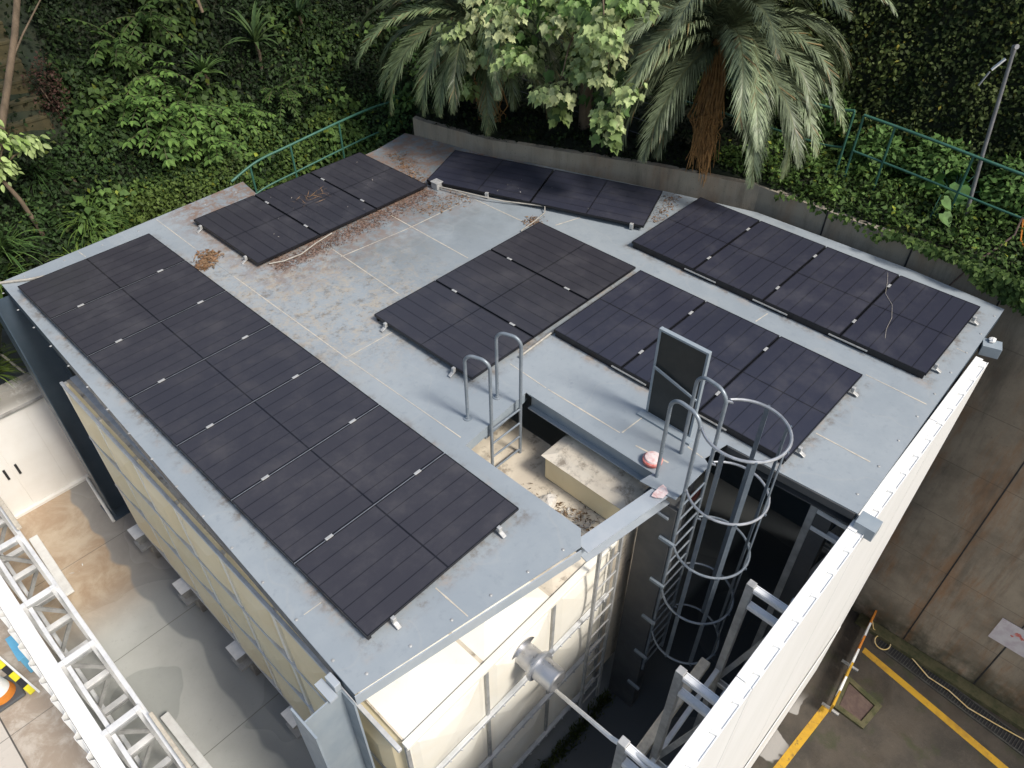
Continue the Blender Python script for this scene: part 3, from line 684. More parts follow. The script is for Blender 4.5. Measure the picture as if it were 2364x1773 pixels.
b = MB(); b.box(6.26, 6.40, 5.90, 6.06, RZ + .002, RZ + .12); build('box_body', b, M['gsteel'], t, bevel=.012)
b = MB(); b.box(6.25, 6.41, 5.89, 6.07, RZ + .1205, RZ + .135); build('box_lid', b, M['clamp'], t, bevel=.005)

def leaf_quads(P, D, Nn, Ln, Wd, fold=.25, tipdroop=0.):
    """diamond leaves: base P, axis D, normal Nn (unit arrays), length Ln, width Wd"""
    Sd = np.cross(D, Nn); Sd /= np.linalg.norm(Sd, axis=1, keepdims=True) + 1e-9
    Ln = Ln[:, None]; Wd = Wd[:, None]; mid = P + D * Ln * .45
    up = Nn * Wd * fold
    V = np.stack([P, mid + Sd * Wd * .5 + up, P + D * Ln - Nn * Ln * tipdroop, mid - Sd * Wd * .5 + up], 1).reshape(-1, 3)
    F = np.arange(len(P) * 4).reshape(-1, 4); return V, F
def unit(a): return a / (np.linalg.norm(a, axis=-1, keepdims=True) + 1e-9)
def litter(name, label, P0, P1, width, n, z, size=(.02, .06), c0=(.20, .10, .05), c1=(.34, .22, .13), kind='stuff', thin=0):
    k = rng.random(n)[:, None]; P = np.array(P0) * (1 - k) + np.array(P1) * k
    d = np.array(P1) - np.array(P0); d = d / (np.linalg.norm(d) + 1e-9)
    P = P + np.stack([-d[1] * np.ones(n), d[0] * np.ones(n)], 1) * (rng.normal(0, .5, n) * width)[:, None] + rng.normal(0, width * .2, (n, 2))
    P3 = np.concatenate([P, np.full((n, 1), z) + rng.random((n, 1)) * .02], 1)
    a = rng.random(n) * 6.28; D = unit(np.stack([np.cos(a), np.sin(a), rng.normal(0, .15, n)], 1)); Nn = unit(np.stack([rng.normal(0, .3, n), rng.normal(0, .3, n), np.ones(n)], 1))
    Ln = rng.uniform(*size, n); V, F = leaf_quads(P3, D, Nn, Ln, Ln * (thin if thin else rng.uniform(.12, .5, n)), .15)
    m = rng.random((n, 1)); C = np.array(c0) * (1 - m) + np.array(c1) * m
    o = np_obj(name, V, F, M['litter'], col=np.repeat(C, 4, 0)); tag(o, label, 'leaf litter', kind=kind); return o
litter('leaf_litter', 'brown pile of dry leaves on the roof beside the far end of the long panel row', (2.12, 6.7), (2.5, 7.0), .16, 420, RZ + .004, (.03, .10))
litter('leaf_litter', 'reddish brown line of dry leaves along the lower edge of the far-left panels', (2.9, 5.88), (6.2, 5.95), .22, 3200, RZ + .004, (.015, .05), c0=(.13, .07, .055), c1=(.26, .165, .125))
litter('leaf_litter', 'dry leaves gathered between the far-left panels and the drooping palm', (6.25, 6.3), (6.7, 7.6), .20, 500, RZ + .004)
litter('leaf_litter', 'dry leaves caught at the far corner of the central panel group', (6.5, 3.9), (6.75, 4.0), .14, 200, RZ + .004)
litter('leaf_litter', 'dry leaves in the gap right of the tilted panel pair by the wall', (8.0, 2.45), (9.0, 2.75), .14, 260, RZ + .004)
litter('leaf_litter', 'dry leaves and dirt near the cable junction box', (5.6, 5.6), (6.5, 5.3), .22, 300, RZ + .004)
litter('leaf_litter', 'dry twigs lying on the middle panel of the far-left group', (4.3, 7.2), (4.7, 7.0), .20, 34, .0, (.06, .26), (.34, .18, .07), (.45, .28, .14), thin=.03)
litter('leaf_litter', 'pale leaf chips strewn on the far-left panels', (3.0, 7.0), (6.3, 7.0), .9, 26, -.014, (.012, .035), (.5, .42, .34), (.65, .6, .52))
litter('leaf_litter', 'pale chips strewn on the tilted pair of panels', (6.9, 5.9), (8.3, 3.1), .5, 22, .03, (.012, .035), (.5, .45, .38), (.68, .64, .58))
litter('leaf_litter', 'brown leaf mould on the tank top under the hatch', (2.45, 1.0), (3.0, -.3), .22, 420, TZ1 + .012, (.02, .08), (.08, .05, .03), (.26, .17, .1))
litter('paper_scraps', 'scattered white scraps on the yard and the roof', (-1.9, 8.0), (-1.2, 7.4), .4, 7, G0 + .004, (.04, .12), (.7, .7, .68), (.8, .8, .78))
litter('rubble_chips', 'grey and white rubble chips strewn on the tank top under the hatch', (2.45, .9), (3.0, -.5), .20, 260, TZ1 + .012, (.02, .09), (.30, .28, .25), (.68, .65, .60))
def rock(name, label, cat, c, s, m, seed, group=None):
    r = random.Random(seed); b = MB(); n = 9; mrows = 6; vs = []
    for i in range(mrows):
        th = math.pi * i / (mrows - 1)
        for k in range(n):
            a = 2 * math.pi * k / n; q = r.uniform(.75, 1.15)
            vs.append((c[0] + s[0] * q * math.sin(th) * math.cos(a), c[1] + s[1] * q * math.sin(th) * math.sin(a), c[2] + s[2] * (1 + q * math.cos(th)) ))
    fs = [(i * n + k, i * n + (k + 1) % n, (i + 1) * n + (k + 1) % n, (i + 1) * n + k) for i in range(mrows - 1) for k in range(n)]
    b.add(vs, [f[::-1] for f in fs]); return tag(build(name, b, m), label, cat, group)
rock('rubble_stone', 'white lump of broken concrete on the tank top below the hatch', 'stone', (2.86, .30, TZ1), (.15, .12, .06), M['rubble'], 4)
rock('rubble_stone', 'brownish broken lump at the left of the hatch ladder foot', 'stone', (2.50, 1.0, TZ1), (.12, .07, .04), M['rust'], 9)
rock('rubble_stone', 'flat pale slab of rubble by the hatch edge', 'stone', (2.55, .55, TZ1), (.2, .15, .03), M['rubble'], 14)
rock('rubble_stone', 'small white stone resting on the roof beam end at the far right corner', 'stone', (8.62, -2.66, -.17), (.06, .05, .03), M['white'], 21)

# ---------------------------------------------------------------- right white hoarding
t = thing('white_hoarding', 'tall white sheet hoarding along the right side of the roof with notched top', 'hoarding', (3., -2.7, PIT))
XE = 8.25
jx = [XE, 6.62, 4.35, 2.1, -.2, -2.5, -5.]
for a, c in zip(jx, jx[1:]):
    b = MB(); b.box(c + .006, a - .006, -2.775, -2.765, PIT + .02, -.245); o = build('sheet', b, M['sheet'], t)
    b = MB(); b.box(c + .004, a - .004, -2.70, -2.605, -.245, -.225); build('top_cap', b, M['sheet'], o, bevel=.004)
b = MB(); b.box(-5, XE, -2.70, -2.695, -.33, -.2455); build('top_rail', b, M['gsteel'], t)
x = XE - .12
while x > -3.2:
    b = MB(); b.prism([(x - .055, -2.7015), (x + .055, -2.7015), (x + .035, -2.764), (x - .035, -2.764)], -.2575, -.229); build('rib_end', b, M['sheet'], t, bevel=.004); x -= .365
b = MB()
b.box(-5, XE, -2.764, -2.7015, -.272, -.258); build('rib_shelf', b, M['sheet'], t)
b = MB(); b.box(3.0, XE - .35, -2.80, -2.79, PIT + .02, PIT + 1.7); build('lower_sheet', b, M['sheet'], t)
for xs_ in (7.3, 6.0, 4.68, 3.25, 1.95, 1.05):
    ya, yb = -2.17, -2.59
    fr = MB(); fr.bar((xs_, ya, G0), (xs_, ya, -.50), .085, .085, up=(0, 1, 0)); o = build('support_frame', fr, M['gsteel'], t, bevel=.006)
    for z in (-.56, -.86, -2.6):
        b = MB(); b.bar((xs_ + .0, ya - .044, z), (xs_, yb, z), .085, .055); build('cross_member', b, M['wsteel'] if z > -1 else M['gsteel'], o, bevel=.005)
        b = MB(); b.bar((xs_ - .03, ya - .044, z + .031), (xs_ - .03, yb, z + .031), .012, .012); b.bar((xs_ + .03, ya - .044, z + .031), (xs_ + .03, yb, z + .031), .012, .012); build('channel_lip', b, M['wsteel'], o)
    b = MB(); b.bar((xs_ + .046, ya - .02, -2.55), (xs_ + .046, yb, -.95), .06, .03, up=(1, 0, 0)); build('brace', b, M['gsteel'], o)
    b = MB(); b.bar((xs_, yb - .02, G0), (xs_, yb - .02, -.35), .06, .06, up=(0, 1, 0)); build('rear_post', b, M['gsteel'], o)
def plank(name, label, p, q, w_, h_, m, bev=.01):
    b = MB(); b.bar(p, q, w_, h_); o = build(name, b, m, bevel=bev); return tag(o, label, 'plank')
plank('timber_plank', 'pale wooden plank wedged between the hoarding posts, upper of two', (1.75, -2.05, -2.35), (3.15, -2.02, -2.2), .12, .10, M['weld'])
plank('steel_channel', 'grey-white channel lying beside the pale plank behind the hoarding', (1.75, -2.19, -2.5), (3.35, -2.16, -2.3), .06, .06, M['wsteel'])

# ---------------------------------------------------------------- left hoarding with lattice frames
t = thing('lattice_hoarding', 'low white corrugated hoarding with white lattice support frames on the left', 'hoarding', (-2.2, 3.5, G0))
ZT = -2.8; b = MB(); pts = []; y = -4.
p_ = .335
while y < 8.9:
    pts += [(-2.40, y), (-2.40, y + .20), (-2.455, y + .235), (-2.455, y + .30)]; y += p_
n = len(pts); vs = [(x, yy, G0 + .03) for x, yy in pts] + [(x, yy, ZT + .02) for x, yy in pts] + [(x - .006, yy, ZT + .02) for x, yy in pts] + [(x - .006, yy, G0 + .03) for x, yy in pts]
fs = []
for i in range(n - 1):
    for r in range(3): fs.append((r * n + i, r * n + i + 1, (r + 1) * n + i + 1, (r + 1) * n + i))
b.add(vs, fs); build('corrugated_sheet', b, M['sheet'], t)
b = MB(); b.box(-2.395, -2.20, -4, 8.8, ZT - .03, ZT - .005); build('top_shelf', b, M['sheet'], t)
for k, yf in enumerate((8.9, 7.75, 6.5, 5.27, 4.05, 2.8, 1.55, .3)):
    xa, xb = -2.19, -1.78
    fr = MB(); fr.bar((xb, yf, G0), (xb, yf, ZT), .075, .075, up=(0, 1, 0)); o = build('support_frame', fr, M['wsteel'], t, bevel=.005)
    b = MB(); b.bar((xa, yf, G0), (xa, yf, ZT), .075, .075, up=(0, 1, 0)); build('post', b, M['wsteel'], o, bevel=.005)
    for z in (ZT - .04, ZT - .72, ZT - 1.45):
        b = MB(); b.bar((xa + .038, yf, z), (xb - .038, yf, z), .085, .07); build('cross_member', b, M['wsteel'], o, bevel=.005)
        b = MB(); b.bar((xa + .038, yf - .055, z - .01), (xb - .038, yf - .055, z - .01), .018, .05); build('channel_lip', b, M['gsteel'], o)
    for z, s in ((ZT - .08, 0), (ZT - .76, 1)):
        b = MB(); q = [(xa, xb), (xb, xa)][s]; b.bar((q[0], yf + .045, z), (q[1], yf + .045, z - .62), .055, .03, up=(0, 1, 0)); build('brace', b, M['gsteel'], o)
for x, z in ((-1.74, ZT - .10), (-1.74, ZT - 1.2), (-2.13, ZT - .09), (-2.13, ZT - 1.5)):
    b = MB(); b.bar((x, -3, z), (x, 8.9, z), .05, .06); build('long_rail', b, M['wsteel'], t)
plank('white_board', 'white board with bolt holes lying beside the far lattice frames', (-1.62, 8.6, G0 + .16), (-1.66, 6.95, G0 + .16), .15, .05, M['white'])
plank('white_board', 'white board beside the nearest lattice frames at the bottom edge', (-1.58, 3.85, G0 + .16), (-1.52, 1.7, G0 + .16), .13, .05, M['white'])
plank('timber_plank', 'cream timber plank resting along the top of the far lattice frames', (-1.70, 7.9, ZT + .03), (-1.70, 6.6, ZT + .03), .07, .05, M['weld'])
plank('timber_plank', 'cream timber plank resting along the top of the near lattice frames', (-1.70, 2.6, ZT + .03), (-1.70, .6, ZT + .03), .05, .04, M['weld'])
# things beyond the left hoarding
t = thing('traffic_cone', 'white bollard cone with an orange band on a square grey base', 'traffic cone', (-3.14, 6.05, G0))
b = MB(); b.box(-3.40, -2.88, 5.78, 6.32, G0 + .002, G0 + .06); build('base', b, M['slate'], t, bevel=.03)
b = MB(); b.lathe((-3.14, 6.05, G0 + .061), [(.20, 0), (.19, .05), (.17, .14)], 24); build('band', b, M['orange'], t, smooth=True)
b = MB(); b.lathe((-3.14, 6.05, G0 + .202), [(.168, 0), (.12, .35), (.075, .60), (.06, .62)], 24); build('cone_body', b, M['white'], t, smooth=True)
t = thing('barrier_pole', 'leaning yellow and black striped barrier pole beside the white cone', 'barrier', (-2.8, 6.3, G0))
p, q = Vector((-2.80, 5.72, G0 + .05)), Vector((-3.1, 7.1, G0 + .42))
for i in range(9):
    a = p.lerp(q, i / 9 + .002); c = p.lerp(q, (i + 1) / 9 - .002); b = MB(); b.bar(a, c, .085, .03); build('stripe', b, M['byellow'] if i % 2 == 0 else M['blk'], t)
b = MB(); b.bar(p + Vector((.07, -.05, -.02)), q + Vector((.07, 0, -.02)), .03, .02); build('edge_strip', b, M['white'], t)
t = thing('blue_box', 'light blue plastic box standing against the left white hoarding', 'box', (-2.70, 6.35, G0))
b = MB(); b.box(-2.70, -2.50, 6.10, 6.60, G0 + .003, G0 + .42); build('box_body', b, M['blue'], t, bevel=.015)
b = MB(); b.box(-2.715, -2.485, 6.085, 6.615, G0 + .4205, G0 + .45); build('lid', b, M['blue'], t, bevel=.008)

# white store wall, lower left
t = thing('store_wall', 'cream white store wall with double doors and a stained concrete top at lower left', 'wall', (-1.5, 9.5, G0))
b = MB(); b.box(-8, .25, 9.5, 9.75, G0, -2.52); build('wall_body', b, M['cabinet'], t)
b = MB(); b.box(-8, .25, 9.44, 9.4985, -2.93, -2.90); build('lintel_line', b, M['concrete'], t)
for (xa, xb, xh) in ((-2.05, -1.30, -1.40), (-1.285, -.62, -1.20)):
    b = MB(); b.box(xa, xb, 9.485, 9.4988, G0 + .08, -2.95); d = build('door', b, M['cabinet'], t, bevel=.003)
    b = MB(); b.box(xh - .02, xh + .02, 9.46, 9.4845, -4.22, -3.98); build('handle', b, M['blk'], d)
b = MB(); b.box(-8, .25, 9.42, 9.4989, G0 + .002, G0 + .06); build('kerb', b, M['cabinet'], t)
strip('leaning_pipe', 'thin white pipe on the yard between the store wall and the far column', 'pipe', [(-.32, 9.4, G0 + .05), (-.44, 8.0, G0 + .05)], .03, M['white'])

# ---------------------------------------------------------------- lower yard right of the hoarding
def flat(name, poly, z, m, kind='structure', label=None, cat=None):
    b = MB(); b.prism(poly, z - .02, z); return tag(build(name, b, m), label, cat, kind=kind)
flat('painted_line', [(9.05, -3.42), (9.03, -3.28), (8.2, -7.6), (8.05, -7.55)][:0] or [(8.92, -3.30), (9.06, -3.30), (8.42, -7.2), (8.26, -7.2)], PIT + .005, M['yellow'])
flat('painted_line', [(4.2, -3.0), (4.2, -3.15), (7.35, -3.37), (7.4, -3.22)], PIT + .005, M['yellow'])
t = thing('barrier_board', 'orange and yellow barrier board with white stripes standing along the hoarding', 'barrier', (8.4, -3.3, PIT))
pa, pb = Vector((7.2, -3.38, PIT + .28)), Vector((9.72, -3.12, PIT + .28)); n = 7
for i in range(n):
    a = pa.lerp(pb, i / n + .002); c = pa.lerp(pb, (i + 1) / n - .002)
    b = MB(); b.bar(a, c, .035, .30); build('stripe', b, M['white'] if i in (1, 3, 5) else (M['yellow'] if i < 3 else M['orange']), t)
for k in (.06, .5, .94):
    c = pa.lerp(pb, k); b = MB(); b.bar((c.x, c.y - .17, PIT + .02), (c.x, c.y + .17, PIT + .02), .05, .035); b.bar((c.x, c.y, PIT + .04), (c.x, c.y, PIT + .125), .04, .04, up=(0, 1, 0)); build('leg', b, M['gsteel'], t)
t = thing('manhole', 'rusty square access cover set in a mossy concrete frame on the lower yard', 'manhole', (7.8, -3.7, PIT))
P4 = [(8.10, -3.40), (7.99, -3.96), (7.52, -3.90), (7.53, -3.46)]
def off(poly, k):
    cx = sum(p[0] for p in poly) / 4; cy = sum(p[1] for p in poly) / 4; return [(cx + (x - cx) * k, cy + (y - cy) * k) for x, y in poly]
o4, i4 = off(P4, 1.42), off(P4, 1.02); b = MB(); vs = [(x, y, z) for pl in (o4, i4) for (x, y) in pl for z in (PIT + .001, PIT + .05)]
fs = []
for k in range(4):
    j = (k + 1) % 4; O = lambda a, z: a * 2 + z; I = lambda a, z: 8 + a * 2 + z
    fs += [(O(k, 0), O(k, 1), O(j, 1), O(j, 0)), (O(k, 1), I(k, 1), I(j, 1), O(j, 1)), (I(k, 1), I(k, 0), I(j, 0), I(j, 1))]
b.add(vs, fs); build('frame', b, M['mossc'], t)
b = MB(); b.prism(off(P4, .98), PIT + .001, PIT + .018); build('cover', b, M['rust'], t)
t = thing('drain_grating', 'long dark slotted drain grating along the foot of the brown wall', 'drain', (9.3, -5., PIT))
da, db = Vector((9.42, -3.45, PIT + .015)), Vector((9.05, -7.4, PIT + .015)); dv = (db - da).normalized(); dn = Vector((-dv.y, dv.x, 0))
for s in (-1, 1):
    b = MB(); b.bar(da + dn * (.16 * s), db + dn * (.16 * s), .03, .02); build('edge_bar', b, M['iron'], t)
b = MB(); b.bar(da - Vector((0, 0, .01)), db - Vector((0, 0, .01)), .28, .004); build('channel_bed', b, M['blk'], t)
b = MB(); Lg = (db - da).length; k = .03
while k < Lg - .03:
    c = da + dv * k; b.bar(c - dn * .143, c + dn * .143, .014, .012); k += .055
build('slats', b, M['iron'], t)
pts = []
for k in range(20):
    a = R(40) + R(330) * k / 19; pts.append((9.38 + .17 * math.cos(a), -3.52 + .15 * math.sin(a), PIT + .06))
hose = [(9.55, -3.14, PIT + .3), (9.52, -3.25, PIT + .1)] + pts + [(9.50, -3.75, PIT + .05), (9.46, -4.1, PIT + .05), (9.28, -4.5, PIT + .05), (9.28, -4.9, PIT + .05), (9.18, -5.3, PIT + .05), (9.22, -5.8, PIT + .05), (9.28, -6.3, PIT + .05), (9.2, -7.2, PIT + .05)]
strip('garden_hose', 'thin yellow hose looped over the drain at the foot of the brown wall', 'hose', hose, .012, M['ycable'])
t = thing('wall_sign', 'faded pinkish white sign with a red blot on the brown retaining wall', 'sign', (9.69, -5.3, -6.3))
b = MB(); b.box(9.685, 9.705, -6.3, -4.88, -6.62, -6.0); build('board', b, M['signm'], t)
r_ = random.Random(5)
for (yy, zz_, s) in ((-5.22, -6.17, .055), (-5.30, -6.22, .035), (-5.16, -6.28, .03), (-5.36, -6.16, .02), (-5.55, -6.3, .015)):
    b = MB(); b.add([(9.683, yy + s * r_.uniform(.6, 1.2) * math.cos(a), zz_ + s * r_.uniform(.6, 1.2) * math.sin(a)) for a in [-k * .6283 for k in range(10)]], [tuple(range(10))]); build('red_blot', b, M['red'], t)

# ---------------------------------------------------------------- railings and pole
def railing(label, tops, drop, foot, posts, r=.023):
    t = thing('green_railing', label, 'railing', (tops[0][0], tops[0][1], foot))
    def smooth(p):
        out = []
        for i in range(len(p) - 1):
            a, c = Vector(p[i]), Vector(p[i + 1]); p0 = Vector(p[max(i - 1, 0)]); p3 = Vector(p[min(i + 2, len(p) - 1)])
            for k in range(6):
                u = k / 6; out.append(.5 * ((2 * a) + (c - p0) * u + (2 * p0 - 5 * a + 4 * c - p3) * u * u + (-p0 + 3 * a - 3 * c + p3) * u ** 3))
        out.append(Vector(p[-1])); return out
    b = MB(); b.tube(smooth(tops), r, 10); build('top_rail', b, M['green'], t, smooth=True)
    b = MB(); b.tube([v - Vector((0, 0, drop)) for v in smooth(tops)], r * .8, 10); build('lower_rail', b, M['green'], t, smooth=True)
    for p in posts:
        b = MB(); b.tube([(p[0], p[1], foot), p], r * .9, 10); build('post', b, M['green'], t, smooth=True)
railing('green tube railing climbing behind the far-left edge of the roof', [(4.0, 8.95, -.16), (4.6, 9.0, .0), (5.35, 9.0, .07), (6.5, 9.0, .16), (7.4, 9.1, .15), (8.3, 9.4, -.02), (9.4, 9.9, -.2)], .55, -1.4, [(4.45, 9.0, -.03), (5.35, 9.0, .07), (6.5, 9.0, .16), (8.3, 9.4, -.02)])
railing('green railing on the wall top at the right, running past the grey pole', [(10.8, .62, 1.385), (10.8, -.4, 1.32), (10.8, -1.85, 1.2), (10.8, -3.6, 1.1), (10.8, -6, 1.0)], .60, .15, [(10.8, .62, 1.38), (10.8, .10, 1.35), (10.8, -1.12, 1.26), (10.8, -2.4, 1.17), (10.8, -4, 1.08)])
railing('short green railing behind the big palm on the wall top', [(10.85, .80, 1.39), (10.85, 1.2, 1.33), (10.85, 2.2, 1.33), (10.9, 4.5, 1.3)], .62, .15, [(10.85, .80, 1.38), (10.85, 1.5, 1.33), (10.88, 3.4, 1.31)])
t = thing('wire_fence', 'thin dark wire fence on the wall top between the two palms', 'fence', (9.6, 5., .2))
for y in (6.6, 5.5, 4.4):
    b = MB(); b.tube([(9.75, y, .1), (9.75, y, 1.05)], .02, 6); build('post', b, M['slate'], t)
for z in (.95, .62, .35):
    b = MB(); b.tube([(9.75, 7.2, z), (9.75, 3.6, z)], .008, 5); build('wire', b, M['slate'], t)
t = thing('lamp_pole', 'slim leaning grey pole with a small bent head on the planted wall top', 'pole', (10.95, -1.35, .15))
b = MB(); b.tube([(10.95, -1.36, .1), (10.9, -1.2, 1.3), (10.9, -1.03, 2.72)], [.032, .03, .026], 10); build('pole_shaft', b, M['pole'], t, smooth=True)
b = MB(); b.tube([(10.9, -1.03, 2.70), (10.88, -1.02, 2.78), (10.84, -1.06, 2.80)], .034, 10); build('pole_head', b, M['pole'], t, smooth=True)
b = MB(); b.bar((10.86, -.98, 2.62), (10.80, -.88, 2.46), .05, .02); build('lamp_blade', b, M['white'], t)
b = MB(); b.bar((10.84, -.86, 2.42), (10.80, -.80, 2.22), .03, .015); build('lamp_blade', b, M['galv'], t)
strip('orange_rope', 'frayed orange rope tied to the right green railing and hanging over the wall', 'rope', [(10.75, -2.08, .62), (10.5, -2.12, .45), (10.1, -2.0, .30), (9.9, -1.95, .28), (9.66, -1.85, .1), (9.64, -1.72, -.25)], .014, M['rust'])
strip('orange_rope', 'loose bright orange rope end below the right green railing', 'rope', [(10.75, -2.1, .60), (10.55, -2.22, .38), (10.4, -2.4, .28), (10.3, -2.6, .24)], .011, M['orange'])

# ---------------------------------------------------------------- ground-cover foliage
def scatter(name, label, n, region, size, c0, c1, lift=.22, cat='ivy', m=None, clump=1.3, dark=.35, hang=.4, dens=None, shade_fade=False):
    """leaves spread over the terrain: positions, clumped tint, drooping axes"""
    x0, x1, y0, y1 = region; X = rng.uniform(x0, x1, n * 3); Y = rng.uniform(y0, y1, n * 3); Z = height(X, Y); e = .03
    gx = (height(X + e, Y) - height(X - e, Y)) / (2 * e); gy = (height(X, Y + e) - height(X, Y - e)) / (2 * e)
    ok = (Z > -4) & (np.abs(gx) < 9) & (np.abs(gy) < 9)
    wgt = np.sqrt(1 + gx ** 2 + gy ** 2) * ok
    if dens is not None: wgt = wgt * dens(X, Y)
    idx = rng.choice(len(X), n, p=wgt / wgt.sum()); X, Y, Z, gx, gy = X[idx], Y[idx], Z[idx], gx[idx], gy[idx]
    X = X + rng.normal(0, .01, n); Nn = unit(np.stack([-gx, -gy, np.ones(n)], 1))
    cl = .5 + .5 * np.sin(clump * 2.3 * X + 1.1 * np.sin(clump * 3 * Y) + 1.7 * Z) * np.cos(clump * 1.9 * Z + clump * 2.7 * Y + .6 * X)
    lf = rng.random(n) ** 1.3 * lift * (.35 + cl)
    P = np.stack([X, Y, Z], 1) + Nn * lf[:, None]
    D = unit(rng.normal(0, .6, (n, 3)) + np.array([0, 0, -hang]) + Nn * .25); N2 = unit(Nn + np.array([0, -.2, .35]) + rng.normal(0, .45, (n, 3)))
    Ln = rng.uniform(*size, n); V, F = leaf_quads(P, D, N2, Ln, Ln * rng.uniform(.45, .8, n), .18)
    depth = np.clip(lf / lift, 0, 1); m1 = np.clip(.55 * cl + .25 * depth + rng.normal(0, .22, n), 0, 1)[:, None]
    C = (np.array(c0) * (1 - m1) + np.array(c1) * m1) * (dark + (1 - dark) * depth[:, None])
    if shade_fade: C = C * np.clip(1.15 - (Y - 9.4) / 3.2 - np.clip(1.8 - X, 0, 2) * .12, .28, 1.1)[:, None] * np.array([1, 1, 1.05])  # leaf colour darkened up the slope in place of shadow
    br = rng.random((n, 1)); C = C * (.7 + .6 * br); yel = (rng.random((n, 1)) < .04); C = np.where(yel, C * np.array([2.2, 1.5, .9]), C)
    return tag(np_obj(name, V, F, m or M['leaf'], col=np.repeat(C, 4, 0)), label, cat, kind='stuff')
def no_stairs(x, y): return np.where((x < 2.35 + .35 * (y - 11.2)) & (y > 11.0) & (x > .2), .10, 1.)
def patchy(x, y): return np.clip(np.sin(1.9 * x + 2.3 * np.sin(1.1 * y)) * np.cos(2.1 * y - .7 * x) + .1, 0, 1) ** 1.2 * np.clip((13.2 - y) / 2, .05, 1) * no_stairs(x, y)
scatter('hillside_creeper', 'dense dark green creepers covering the hillside left and behind the roof', 150000, (-2.5, 12.2, 8.3, 15), (.04, .11), (.016, .038, .012), (.065, .125, .032), .30, clump=.9, dens=no_stairs, shade_fade=True)
scatter('hillside_vines', 'patches of larger bright green vine leaves on the hillside', 9000, (1.5, 9.5, 9.0, 13.2), (.09, .18), (.05, .105, .025), (.15, .25, .06), .40, clump=1.2, dark=.4, hang=.9, dens=patchy, shade_fade=True)
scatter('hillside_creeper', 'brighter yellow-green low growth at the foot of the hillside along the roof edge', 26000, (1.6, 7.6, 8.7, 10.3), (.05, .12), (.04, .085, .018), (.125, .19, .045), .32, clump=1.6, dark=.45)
scatter('wall_ivy', 'dark speckled ivy covering the tall bank behind the right railing', 150000, (11.9, 14.2, -8, 12), (.04, .10), (.03, .055, .015), (.16, .20, .06), .18, clump=1.4, dark=.4)
scatter('ground_ivy', 'low green ivy spreading along the top of the right retaining wall', 28000, (9.78, 12.1, -7, 2.6), (.05, .11), (.045, .095, .022), (.15, .25, .06), .26, clump=2.1)
scatter('ground_ivy', 'sparse dark undergrowth on the soil behind the back wall', 9000, (7.7, 12.1, 2.6, 9.3), (.05, .12), (.010, .020, .008), (.035, .06, .02), .18, clump=2.1)
# ivy curtain hanging over the wall edge at the right
n = 12000; Y = rng.uniform(-7, 1.2, n); edge = .24 - .50 * np.clip((-Y - 1.5) / 2.0, 0, 1) - .10 * np.sin(2.3 * Y) * np.sin(5.1 * Y + 1)
k = rng.random(n) ** 1.4; Z = .32 + (edge - .32) * k; X = 9.70 - rng.random(n) * (.16 + .12 * np.sin(4 * Y) ** 2)
keep = rng.random(n) < np.clip(.12 + (-Y - .6) / 2.6, .06, .95); Y, Z, X = Y[keep], Z[keep], X[keep]; n = len(X)
D = unit(np.stack([rng.normal(-.2, .4, n), rng.normal(0, .5, n), rng.normal(-.8, .3, n)], 1)); Nn = unit(np.stack([-np.ones(n), rng.normal(-.2, .5, n), rng.normal(.7, .4, n)], 1))
Ln = rng.uniform(.05, .11, n); V, F = leaf_quads(np.stack([X, Y, Z], 1), D, Nn, Ln, Ln * .75, .18); m1 = rng.random((n, 1))
tag(np_obj('hanging_ivy', V, F, M['leaf'], col=np.repeat(np.array([.03, .065, .015]) * (1 - m1) + np.array([.13, .20, .05]) * m1, 4, 0)), 'ivy curtain spilling over the top of the brown retaining wall', 'ivy', kind='stuff')
# mossy grass at the tank foot
n = 1500; X = rng.uniform(1.0, 3.3, n); Y = rng.normal(-.78, .05, n); P = np.stack([X, Y, np.full(n, G0)], 1)
D = unit(np.stack([rng.normal(0, .4, n), rng.normal(0, .4, n), np.ones(n)], 1)); Nn = unit(rng.normal(0, 1, (n, 3)) * np.array([1, 1, .2])); Ln = rng.uniform(.04, .14, n)
V, F = leaf_quads(P, D, Nn, Ln, Ln * .2, .1); m1 = rng.random((n, 1))
tag(np_obj('moss_grass', V, F, M['leaf'], col=np.repeat(np.array([.05, .07, .015]) * (1 - m1) + np.array([.14, .17, .05]) * m1, 4, 0)), 'strip of moss and grass along the foot of the tank front', 'grass', kind='stuff')

